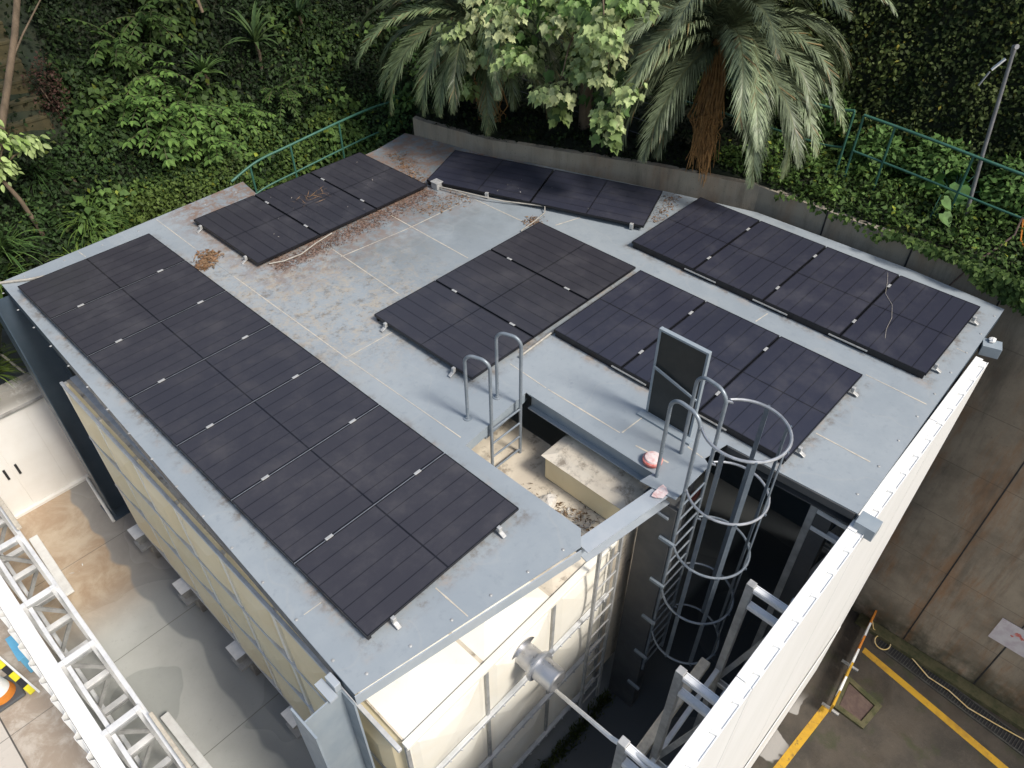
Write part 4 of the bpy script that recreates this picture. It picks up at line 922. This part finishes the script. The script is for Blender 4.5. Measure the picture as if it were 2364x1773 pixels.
# ---------------------------------------------------------------- palms
def frond_mesh(base, az_, el_, L, droop, npair, leaf, col, curl=.55, drop_end=None):
    """pinnate frond as arrays: curved rib with two ranks of drooping leaflets"""
    n = npair; pts = [np.array(base, float)]; h = np.array([math.cos(az_), math.sin(az_), 0]); e = el_; seg = L / n
    for i in range(n):
        k = i / n; e_i = el_ - droop * (k ** 1.25); pts.append(pts[-1] + (h * math.cos(e_i) + np.array([0, 0, math.sin(e_i)])) * seg)
    pts = np.array(pts); V = []; F3 = []; Cc = []
    side = np.array([-h[1], h[0], 0])
    for i in range(2, n):
        k = i / n; tdir = unit((pts[i + 1] - pts[i - 1])[None])[0] if i < n else unit((pts[i] - pts[i - 1])[None])[0]
        up = np.cross(side, tdir); up = -up if up[2] < 0 and abs(tdir[2]) < .95 else up
        ll = leaf * (math.sin(math.pi * min(1, k * .86 + .14)) ** .6) * (.8 + .4 * random.random())
        for s in (-1, 1):
            if random.random() < .05: continue
            jit = np.array([random.gauss(0, .045) for _ in range(3)])
            d1 = unit((side * s * (.62 - .2 * k) + tdir * (.85 + .3 * k) + up * .16 + jit)[None])[0]
            p0 = pts[i]; p1 = p0 + d1 * ll * .55; p2 = p1 + unit((d1 + np.array([0, 0, -curl]) + jit * .6)[None])[0] * ll * .5
            wv = tdir * .016 * (1.0 + .5 * math.sin(math.pi * k)); o = len(V)
            V += [p0 - wv * .6, p0 + wv * .6, p1 + wv, p1 - wv, p2]; F3 += [(o, o + 1, o + 2), (o, o + 2, o + 3), (o + 3, o + 2, o + 4)]
            g = .65 + .5 * random.random(); c = np.array(col) * g; c = c if random.random() > .03 else np.array((.26, .19, .09)); Cc += [c * .85, c * .85, c, c, c * 1.25]
    # rib
    for i in range(n):
        wr = .018 * (1 - .8 * i / n); o = len(V); a, c = pts[i], pts[i + 1]; u = np.array([0, 0, wr])
        V += [a - side * wr, a + side * wr, c + side * wr, c - side * wr, a + u, c + u]
        F3 += [(o, o + 4, o + 5), (o, o + 5, o + 3), (o + 4, o + 1, o + 2), (o + 4, o + 2, o + 5)]
        Cc += [np.array((.13, .14, .06))] * 6
    return np.array(V), np.array(F3), np.array(Cc)
def palm(label, base, crown, r0, fronds, leaf, col, npair=70, dead=0, azdead=(0, 6.28)):
    t = thing('palm_tree', label, 'palm tree', base)
    b = MB(); pts = []; rs = []
    for i in range(15):
        k = i / 14; pts.append(Vector(base).lerp(Vector(crown), k) + Vector((.03 * math.sin(4 * k), 0, 0))); rs.append(r0 * (1.05 - .2 * k) * (1 + .06 * (i % 2)))
    b.tube(pts, rs, 16); tr = build('trunk', b, M['palmbark'], t, smooth=True)
    for (az_, el_, L, dr) in fronds:
        if dead > 4 and abs((math.degrees(az_) % 360) - 207) < 11 and math.degrees(el_) < 45: continue
        cc = np.array(crown) + np.array([math.cos(az_), math.sin(az_), 0]) * r0 * .5 + np.array([0, 0, random.uniform(-.1, .1)])
        V, F, C = frond_mesh(cc, az_, el_, L, dr, npair, leaf, np.array(col) * random.choice((.6, .8, 1., 1.25, 1.5)))
        np_obj('frond', V, F, M['palmleaf'], t, col=C)
    for i in range(dead):
        a = random.uniform(*azdead); b = MB(); c = Vector(crown) + Vector((math.cos(a), math.sin(a), 0)) * r0 * random.uniform(.8, 1.2)
        L = random.uniform(1.7, 2.25); oq = random.uniform(.45, .95); q = c + Vector((math.cos(a) * oq, math.sin(a) * oq, -L))
        for j in range(18):
            o_ = Vector((random.gauss(0, .03), random.gauss(0, .03), 0)); e_ = Vector((random.gauss(0, .06), random.gauss(0, .06), random.uniform(-.1, .6)))
            b.tube([c + o_, c.lerp(q, .3) + o_ * 2 + Vector((random.gauss(0, .04), random.gauss(0, .04), 0)), c.lerp(q, .6) + o_ * 2.5 + Vector((random.gauss(0, .06), random.gauss(0, .06), 0)), c.lerp(q, .8) + e_ * .7 + Vector((random.gauss(0, .05), random.gauss(0, .05), 0)), q + e_ * random.uniform(.6, 1.5)], [.012, .016, .013, .009, .003], 4, cap=False)
        build('dead_frond', b, M['dead'], t)
    return t
# azimuth pointing toward the camera is about 225 degrees
fr = []
for i in range(13): fr.append((R(120 + i * 19 + random.uniform(-6, 6)), R(random.uniform(22, 42)), random.uniform(2.5, 3.0), R(random.uniform(105, 128))))
for i in range(12): fr.append((R(20 + i * 30 + random.uniform(-9, 9)), R(random.uniform(48, 68)), random.uniform(2.6, 3.1), R(random.uniform(80, 110))))
for i in range(9): fr.append((R(130 + i * 25 + random.uniform(-8, 8)), R(random.uniform(-5, 15)), random.uniform(2.3, 2.8), R(random.uniform(75, 95))))
for i in range(6): fr.append((R(i * 60 + 10), R(random.uniform(72, 84)), 2.6, R(60)))
for a_, e_, l_ in ((234, -8, 2.8), (258, 6, 2.7), (226, 16, 2.9), (244, 10, 2.9), (186, 4, 2.7), (275, 8, 2.7), (172, 12, 2.8)): fr.append((R(a_), R(e_), l_, R(76)))
palm('large silver-green palm with drooping fronds in front of the right railing', (10.2, 3.05, .1), (10.12, 3.02, 2.22), .17, fr, .56, (.20, .245, .14), 120, dead=9, azdead=(R(188), R(226)))
fr = []
for i in range(14): fr.append((R(85 + i * 18 + random.uniform(-6, 6)), R(random.uniform(15, 40)), random.uniform(2.5, 3.0), R(random.uniform(95, 125))))
for i in range(9): fr.append((R(60 + i * 34 + random.uniform(-9, 9)), R(random.uniform(-10, 12)), random.uniform(2.1, 2.5), R(random.uniform(70, 95))))
for i in range(7): fr.append((R(i * 51 + 20), R(random.uniform(50, 72)), random.uniform(2.2, 2.7), R(95)))
palm('darker palm at the back left, its fronds hanging over the tilted panel pair', (8.95, 7.5, .1), (8.85, 7.4, 1.85), .20, fr, .52, (.13, .17, .08), 110, dead=3, azdead=(R(200), R(260)))
strip('hanging_frond', 'dry grey frond tip hanging down at the top left of the view', 'frond', [(4.9, 11.2, 3.1), (5.05, 11.0, 2.75), (5.15, 10.85, 2.4), (5.17, 10.8, 2.1)], .03, M['bark'])

# ---------------------------------------------------------------- broadleaf tree over the roof
clusters = [(7.64, 6.39, 2.23), (7.28, 5.32, 2.46), (7.51, 6.74, 1.88), (7.76, 6.55, 1.69), (7.97, 5.54, 2.4), (8.24, 7.21, 1.83), (8.01, 6.19, 1.99), (7.91, 7.06, 1.8), (8.24, 6.85, 2.55), (8.26, 6.54, 1.88), (7.67, 5.5, 2.03), (8.32, 5.94, 2.28), (7.36, 4.91, 3.01), (7.72, 6.54, 1.73), (7.81, 5.78, 2.56), (7.9, 6.35, 2.38), (8.02, 6.08, 1.83), (8.39, 5.75, 1.87), (8.23, 6.11, 2.55), (7.88, 5.22, 2.06), (8.2, 5.99, 2.53), (7.28, 5.36, 2.77), (7.31, 4.9, 2.19), (7.38, 5.06, 2.69), (8.25, 6.91, 1.74), (7.25, 6.37, 2.25), (7.9, 5.59, 1.81), (8.0, 5.28, 1.78), (7.68, 5.99, 1.88), (7.53, 6.28, 1.8), (7.23, 5.11, 2.16), (7.97, 5.42, 1.84), (7.57, 5.02, 2.01), (7.68, 5.67, 1.72), (7.95, 5.88, 1.61), (7.78, 5.78, 1.75), (8.37, 4.67, 2.64), (7.21, 3.28, 2.93), (7.22, 3.45, 2.86), (7.27, 3.18, 2.86), (8.02, 3.72, 2.74), (8.09, 4.21, 2.38), (8.01, 4.77, 2.94), (7.75, 3.04, 3.13), (7.64, 3.51, 3.0), (7.92, 4.17, 2.77), (8.13, 4.36, 2.68), (8.08, 4.8, 2.4), (8.16, 4.38, 2.82), (7.72, 4.16, 2.98), (7.59, 3.34, 3.24), (7.73, 3.95, 2.39), (7.6, 3.11, 3.22), (7.74, 3.44, 2.45), (7.84, 4.28, 3.0), (8.21, 4.58, 2.17), (8.17, 4.6, 2.72), (7.61, 3.37, 2.58), (8.04, 4.31, 1.92), (7.73, 3.89, 2.07), (8.14, 4.0, 1.9), (8.15, 4.38, 2.01), (7.75, 3.13, 1.94), (7.58, 2.94, 2.07), (7.93, 3.42, 1.89), (7.67, 3.54, 2.2), (7.87, 4.06, 2.13), (7.21, 4.3, 1.79), (7.48, 4.2, 1.78), (7.37, 4.11, 1.77), (7.47, 3.34, 1.58), (7.61, 3.32, 1.57), (7.64, 3.28, 1.48), (7.74, 3.41, 1.64), (7.54, 6.38, 1.27), (7.73, 6.71, 1.18), (7.61, 4.47, 2.72), (7.65, 4.6, 2.66), (8.13, 5.23, 2.8), (8.38, 5.36, 2.6), (7.73, 5.04, 3.04), (8.57, 5.72, 2.75), (8.1, 4.88, 2.97), (7.95, 5.05, 2.84)]
LOBED = [(0, 0), (.12, .22), (.40, .30), (.30, .42), (.62, .36), (.62, .2), (1.0, 0)]
def lobed_leaves(P, D, Nn, Ln, wd=1.15, shape=LOBED, fold=.18):
    """broad leaves with side lobes: two half-blades folded along the midrib"""
    half = np.array(shape); prof = np.concatenate([half, half[1:-1][::-1] * np.array([1, -1])]); n = len(P); m = len(prof); nh = len(half)
    Sd = unit(np.cross(D, Nn)); L = Ln[:, None, None]
    V = P[:, None] + D[:, None] * (prof[None, :, 0:1] * L) + Sd[:, None] * (prof[None, :, 1:2] * L * wd) + Nn[:, None] * (np.abs(prof[None, :, 1:2]) * L * fold) - Nn[:, None] * (prof[None, :, 0:1] ** 2 * L * .22)
    base = (np.arange(n) * m)[:, None]
    h1 = np.arange(nh); h2 = np.array([0] + list(range(m - 1, nh - 1, -1)) + [nh - 1])[::-1]
    return V.reshape(-1, 3), [base + h1[None], base + h2[None]], m
def canopy(t, name, cl, per, size, c0, c1, spread, m, shape=LOBED, hang=.9):
    Pn, Dn, Nn_, Cn = [], [], [], []
    for c in cl:
        g = random.random()
        for i in range(per):
            a = random.uniform(0, 6.28); rr = spread * random.random() ** .6; h = np.array([math.cos(a), math.sin(a), 0])
            Pn.append(np.array(c) + h * rr * .8 + np.array([0, 0, random.uniform(-.12, .12)]))
            Dn.append(h * random.uniform(.5, 1.1) + np.array([0, 0, -hang * random.uniform(.3, 1.2)]))
            Nn_.append(np.array([h[0] * .6 - .25, h[1] * .6 - .35, 1.]) + np.array([random.gauss(0, .25) for _ in range(3)])); Cn.append((np.array(c0) * (1 - g) + np.array(c1) * g) * random.uniform(.65, 1.3))
    P = np.array(Pn); D = unit(np.array(Dn)); N2 = np.array(Nn_); N2 = unit(N2 - D * (N2 * D).sum(1, keepdims=True)); Ln = rng.uniform(*size, len(P))
    V, F, k = lobed_leaves(P, D, N2, Ln, shape=shape); return np_obj(name, V, F, m, t, col=np.repeat(np.array(Cn), k, 0))
t = thing('broadleaf_tree', 'pale green broad-leaved tree hanging over the back of the roof between the palms', 'tree', (9.6, 5.3, .2))
b = MB(); b.tube([(9.6, 5.3, .1), (9.55, 5.28, 1.4), (9.4, 5.2, 2.6), (9.1, 5.1, 3.4)], [.13, .11, .09, .06], 12); tr = build('trunk', b, M['bark'], t, smooth=True)
for q in ((7.5, 6.4, 2.0), (8.1, 6.0, 2.3), (7.4, 5.2, 2.5), (7.7, 3.6, 2.8), (8.1, 4.3, 2.4), (7.6, 3.3, 1.9), (8.2, 6.8, 2.2), (7.5, 4.2, 1.95)):
    b = MB(); st = Vector((9.3, 5.17, 3.0)) if q[2] > 2.2 else Vector((9.5, 5.25, 2.0)); q = Vector(q); mid = st.lerp(q, .5) + Vector((0, 0, .45)); b.tube([st, st.lerp(mid, .5) + Vector((0, 0, .15)), mid, mid.lerp(q, .6) + Vector((0, 0, .12)), q], [.04, .032, .024, .016, .008], 6); build('branch', b, M['bark'], tr, smooth=True)
top = [c for c in clusters if c[2] > 1.95]; low = [c for c in clusters if c[2] <= 1.95]
canopy(t, 'crown', clusters, 28, (.08, .18), (.19, .32, .085), (.68, .72, .38), .25, M['bright'])
canopy(t, 'inner_foliage', [(c[0] + .55, c[1] + .45, c[2] + .05) for c in clusters[::2]], 8, (.16, .28), (.05, .10, .03), (.10, .18, .055), .3, M['leaf'])
for cc in ([(7.55, 4.2, 1.55), (7.42, 4.1, 1.45)], [(7.6, 3.3, 1.3), (7.66, 3.25, 1.15), (7.58, 3.38, 1.38)], [(7.75, 6.6, 1.1)]): canopy(t, 'hanging_spray', cc, 8, (.14, .28), (.10, .18, .05), (.22, .29, .09), .14, M['bright'])

# ---------------------------------------------------------------- individual plants on the slopes
OV = [(0, 0), (.22, .20), (.5, .25), (.8, .14), (1., 0)]
def pinnate_shrub(label, c, n_br, L, leaf, c0, c1, lean=(-.35, -.75, .35), group='bright shrubs on the hillside'):
    t = thing('leafy_shrub', label, 'shrub', c, group); Pn, Dn, Nn_, Cn = [], [], [], []; b = MB()
    for i in range(n_br):
        d = Vector(lean) + Vector((random.gauss(0, .5), random.gauss(0, .4), random.gauss(0, .4))); d.normalize(); p = Vector(c) + Vector((random.gauss(0, .12), random.gauss(0, .08), random.uniform(0, .15)))
        pts = [p.copy()]; ns = 7; ll = L * random.uniform(.6, 1.15)
        for k in range(ns):
            d = (d + Vector((0, 0, -.10))).normalized(); p = p + d * ll / ns; pts.append(p.copy())
            sd = d.cross(Vector((0, 0, 1))).normalized(); up = sd.cross(d)
            if k >= 1:
                for s in (-1, 1):
                    dd = (sd * s * .9 + d * .55 + Vector((0, 0, -.15))).normalized(); Pn.append(p); Dn.append(dd); nn = up + Vector((random.gauss(0, .2), random.gauss(0, .2), .2)); Nn_.append(nn); g = random.random(); Cn.append((np.array(c0) * (1 - g) + np.array(c1) * g))
        Pn.append(p); Dn.append(d); Nn_.append(up); Cn.append(np.array(c1))
        b.tube(pts, [.008] * len(pts), 4, cap=False)
    P = np.array(Pn); D = unit(np.array(Dn)); N2 = np.array(Nn_); N2 = unit(N2 - D * (N2 * D).sum(1, keepdims=True)); Ln = rng.uniform(leaf * .7, leaf * 1.25, len(P))
    V, F, k = lobed_leaves(P, D, N2, Ln, .95, OV, .12); np_obj('foliage', V, F, M['leaf'], t, col=np.repeat(np.array(Cn), k, 0)); build('stems', b, M['stem'], t); return t
sh = [((3.54, 10.95, .85), 20, .75, .13, 'hillside shrub with round leaves left of the spiky rosettes'), ((3.75, 10.5, .45), 24, .8, .14, 'bright hillside shrub with drooping leaf rows, centre of the slope'), ((4.35, 10.6, .6), 26, .85, .15, 'largest bright shrub on the slope above the green railing'),
      ((4.35, 10.2, .1), 20, .7, .13, 'lower bright shrub just above the railing end'), ((4.1, 11.2, 1.1), 16, .7, .13, 'dim shrub higher on the slope under the dangling frond'), ((5.3, 10.5, .25), 20, .6, .10, 'small-leaved shrub below the tall spiky rosette'),
      ((6.26, 10.5, .4), 18, .6, .10, 'small-leaved vine clump behind the middle of the left railing'), ((3.75, 11.6, 1.6), 16, .8, .14, 'dark shrub near the upper left of the slope'), ((4.6, 11.8, 1.9), 16, .8, .14, 'dark shrub at the top centre of the slope')]
for k, (c, nb, L, lf, lb) in enumerate(sh):
    dk = 1.0 if k < 6 else .5
    pinnate_shrub(lb, c, nb, L, lf, np.array((.06, .125, .03)) * dk, np.array((.16, .27, .065)) * dk)
def rosette(label, c, n, L, wdt, c0, c1, stem=0., group=None, name='rosette_plant', cat='plant', droop=1.1):
    t = thing(name, label, cat, c, group); V, F, C = [], [], []; base = np.array(c) + np.array([0, 0, stem])
    if stem:
        b = MB(); b.tube([c, (c[0] + .03, c[1], c[2] + stem * .6), tuple(base)], .03, 8); build('stem', b, M['bark'], t, smooth=True)
    for i in range(n):
        a = random.uniform(0, 6.28); e = R(random.uniform(15, 80)); l = L * random.uniform(.65, 1.1); h = np.array([math.cos(a), math.sin(a), 0]); sd = np.array([-h[1], h[0], 0]); p = base.copy(); o = len(V); ns = 6; g = random.random(); col = np.array(c0) * (1 - g) + np.array(c1) * g
        for k in range(ns + 1):
            u = k / ns; wk = wdt * (math.sin(math.pi * min(.97, u * .8 + .2)) ** .8) * .5; V += [p - sd * wk, p + np.array([0, 0, -wk * .5]), p + sd * wk]; C += [col * (.8 + .4 * u)] * 3
            ek = e - droop * u ** 1.4; p = p + (h * math.cos(ek) + np.array([0, 0, math.sin(ek)])) * l / ns
        for k in range(ns):
            for s in (0, 1): F.append((o + k * 3 + s, o + k * 3 + s + 1, o + k * 3 + s + 4, o + k * 3 + s + 3))
    np_obj('leaves', np.array(V), np.array(F), M['leaf'], t, col=np.array(C)); return t
rosette('tall spiky rosette plant with long strap leaves on the hillside', (6.2, 11.0, .75), 30, .75, .075, (.045, .085, .03), (.09, .14, .045), .55)
rosette('smaller spiky rosette plant left of the tall one on the hillside', (5.0, 11.0, .75), 30, .55, .055, (.05, .10, .03), (.09, .15, .04), .25)
rosette('dim spiky rosette plant near the top of the slope behind the left palm fronds', (7.4, 11.2, 1.2), 24, .7, .07, (.02, .045, .015), (.04, .07, .025), .3)
# grassy and fern clumps lower left
rosette('arching grass clump at the left edge of the view below the small tree', (.35, 10.05, -.50), 110, .95, .022, (.05, .11, .03), (.13, .22, .06), 0, name='grass_clump', cat='grass', droop=1.7)
rosette('bright arching grass clump right of the small tree trunk', (1.75, 9.95, -.55), 150, .75, .018, (.08, .15, .03), (.18, .27, .06), 0, name='grass_clump', cat='grass', droop=1.8)
rosette('dark soft grass clump above the bright one beside the small tree', (1.45, 10.75, .2), 130, .7, .018, (.02, .05, .012), (.045, .09, .022), 0, name='grass_clump', cat='grass', droop=1.8)
rosette('fern clump low at the left corner behind the roof edge', (.1, 9.85, -.9), 60, .7, .05, (.07, .13, .03), (.15, .22, .05), 0, name='fern', cat='fern', droop=1.5)
rosette('broad pale grass clump against the back roof edge near its left end', (1.2, 9.5, -.95), 110, .65, .02, (.09, .16, .03), (.20, .28, .06), 0, name='grass_clump', cat='grass', droop=1.8)
rosette('yellowing fan leaf clump between the grass and the bushes', (2.25, 10.15, -.5), 16, .35, .05, (.22, .13, .02), (.30, .19, .04), 0, name='fern', cat='fern')
rosette('small green seedling with wide leaves above the grass clumps', (1.9, 10.5, .0), 8, .28, .11, (.06, .12, .03), (.09, .16, .05), .15)
def bush(label, c, r, n, size, c0, c1, group=None, name='bush'):
    t = thing(name, label, 'bush', (c[0], c[1], c[2]), group); d = unit(rng.normal(0, 1, (n, 3))); lump = 1 + .25 * np.sin(5 * d[:, 0] + 3 * d[:, 2] + c[0] * 7) * np.cos(4 * d[:, 1] + c[1])
    rad = rng.random(n) ** .45; P = np.array(c) + d * np.array(r) * (rad * lump)[:, None]; D = unit(d * .6 + rng.normal(0, .5, (n, 3)) + np.array([0, 0, -.25])); Nn = unit(d + np.array([-.1, -.2, .7]) + rng.normal(0, .35, (n, 3)))
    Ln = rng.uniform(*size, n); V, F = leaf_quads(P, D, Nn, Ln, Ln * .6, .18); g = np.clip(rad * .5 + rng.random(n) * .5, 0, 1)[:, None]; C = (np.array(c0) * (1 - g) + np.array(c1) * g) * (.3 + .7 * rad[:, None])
    np_obj('foliage', V, F, M['leaf'], t, col=np.repeat(C, 4, 0))
    b = MB()
    for i in range(5): b.tube([(c[0] + random.gauss(0, .04), c[1] + random.gauss(0, .04), c[2] - r[2]), (c[0] + random.gauss(0, .3) * r[0], c[1] + random.gauss(0, .3) * r[1], c[2] + r[2] * .4)], [.012, .005], 5)
    build('stems', b, M['bark'], t); return t
bush('yellow-green bush touching the back roof edge, left of the sheet joint', (2.75, 9.75, -.55), (.45, .35, .35), 1500, (.05, .10), (.05, .09, .018), (.15, .21, .05), 'yellow-green bushes behind the roof edge')
bush('yellow-green bush behind the back roof edge, nearest the green railing', (3.5, 9.75, -.5), (.5, .35, .35), 1700, (.05, .10), (.05, .09, .018), (.14, .20, .05), 'yellow-green bushes behind the roof edge')
bush('grey-green bush under the foot of the left railing', (4.35, 9.9, -.4), (.45, .35, .35), 1300, (.04, .08), (.04, .07, .02), (.12, .17, .06))
bush('reddish brown dry bush high at the left below the stairs', (2.35, 11.3, 1.15), (.32, .3, .75), 1500, (.03, .07), (.045, .02, .015), (.085, .042, .032))
for c, r, lb in (((12.0, 1.6, .75), (.4, .5, .4), 'leafy green bush between the big palm and the right railing'), ((11.5, .45, .55), (.4, .45, .4), 'pale green bush behind the first bay of the right railing'), ((11.6, -.5, .6), (.5, .5, .45), 'bright green bush behind the right railing beside the pole'), ((11.6, -1.9, .65), (.6, .6, .5), 'large bright green bush at the right edge behind the railing')):
    bush(lb, c, r, 1500, (.06, .13), (.05, .11, .028), (.15, .27, .07), 'bushes behind the right railing')
def big_leaf_plant(label, c, n, size, c0, c1, spread=.25):
    t = thing('big_leaf_plant', label, 'plant', c, 'big leaved plants on the wall top'); Pn, Dn, Nn_, Cn = [], [], [], []; b = MB()
    for i in range(n):
        a = random.uniform(0, 6.28); h = np.array([math.cos(a), math.sin(a), 0]); p = np.array(c) + h * spread * random.random() + np.array([0, 0, random.uniform(.15, .45)]); Pn.append(p); Dn.append(h * .8 + np.array([0, 0, -.5])); Nn_.append(np.array([-.3, -.3, 1]) + h * .3); g = random.random(); Cn.append(np.array(c0) * (1 - g) + np.array(c1) * g)
        b.tube([c, tuple((np.array(c) + p) / 2 + np.array([0, 0, .05])), tuple(p)], .006, 4)
    P = np.array(Pn); D = unit(np.array(Dn)); N2 = np.array(Nn_); N2 = unit(N2 - D * (N2 * D).sum(1, keepdims=True)); V, F, k = lobed_leaves(P, D, N2, rng.uniform(*size, n), 1.3, [(-.12, .16), (-.05, .32), (.2, .40), (.55, .3), (.8, .12), (1., 0)][:0] or [(0, 0), (-.14, .22), (.1, .40), (.45, .36), (.78, .15), (1., 0)], .1)
    np_obj('leaves', V, F, M['leaf'], t, col=np.repeat(np.array(Cn), k, 0)); build('stalks', b, M['green'], t)
big_leaf_plant('heart-leaved plant on the wall top below the right railing', (10.45, -.95, .25), 3, (.20, .28), (.13, .24, .08), (.16, .27, .09))
big_leaf_plant('clump of broad green leaves behind the pole', (11.2, -1.0, .3), 14, (.25, .42), (.05, .14, .03), (.09, .20, .045), .45)
big_leaf_plant('broad leaf clump at the far right behind the railing', (11.3, -2.5, .3), 16, (.3, .5), (.06, .15, .03), (.10, .21, .05), .5)
# small sunlit tree at the left edge
t = thing('small_tree', 'young leaning tree with sunlit light green leaves at the left edge', 'tree', (1.0, 10.1, -.6))
b = MB(); b.tube([(1.03, 10.1, -.75), (1.0, 10.1, -.3), (.93, 10.1, .25), (.80, 10.15, .75), (.70, 10.2, 1.2)], [.045, .04, .036, .03, .02], 10); tr = build('trunk', b, M['bark'], t, smooth=True)
for q in ((1.45, 10.15, 1.0), (1.2, 10.0, 1.25), (.9, 10.1, .85)):
    b = MB(); b.tube([(.80, 10.15, .75), ((.8 + q[0]) / 2, 10.1, (.75 + q[2]) / 2 + .08), q], [.018, .012, .006], 6); build('branch', b, M['bark'], tr)
canopy(t, 'crown', [(.85, 10.1, 1.45), (.95, 10.05, 1.3), (1.1, 10.1, 1.22), (1.25, 10.1, 1.15), (1.4, 10.1, 1.1), (1.48, 10.15, 1.05), (.8, 10.0, 1.1), (.9, 10.05, .95), (.98, 10.1, .85), (.7, 10.05, 1.35), (1.0, 10.05, 1.5), (.85, 10., .78)], 24, (.08, .15), (.26, .40, .09), (.50, .60, .26), .19, M['bright'], OV)
t = thing('bare_trunk', 'slender bare tan trunk rising at the far top left corner in front of the stairs', 'tree trunk', (.45, 10.5, -.1))
b = MB(); b.tube([(.45, 10.5, -.1), (1.0, 10.5, .9), (1.36, 10.5, 1.5), (1.95, 10.5, 2.5), (2.35, 10.5, 3.3)], [.07, .065, .055, .05, .045], 10); build('trunk', b, M['bark'], t, smooth=True)
b = MB(); b.tube([(1.70, 10.5, 2.1), (2.05, 10.45, 2.5), (2.5, 10.4, 2.95)], [.018, .014, .01], 6); build('branch', b, M['bark'], t)
rosette('sunlit grass clump behind the store wall under the far left roof corner', (-.75, 9.95, -2.45), 160, .8, .02, (.10, .17, .03), (.24, .32, .07), 0, name='grass_clump', cat='grass', droop=1.7)
strip('garden_pipe', 'pale pipe lying in the grass above the store wall under the roof corner', 'pipe', [(-1.5, 9.85, -2.35), (-.9, 9.9, -2.05), (-.5, 9.95, -1.95), (-.3, 9.75, -2.5)], .025, M['cable'])
# stairs at the top left
t = thing('garden_stairs', 'dim mossy concrete steps climbing the slope at the top left corner', 'stairs', (1.6, 11.6, 1.))
for i in range(12):
    b = MB(); y = 11.1 + i * .21; z = 1.02 + i * .252; b.box(.7 + i * .03, 2.1 + i * .035, y, y + .30, z - .60, z + .02); o = build('step', b, M['stairs'], t, bevel=.01)
    b = MB(); b.box(.7 + i * .03, 2.1 + i * .035, y - .012, y - .001, z - .02, z + .018); build('nosing', b, M['stairs'], o)
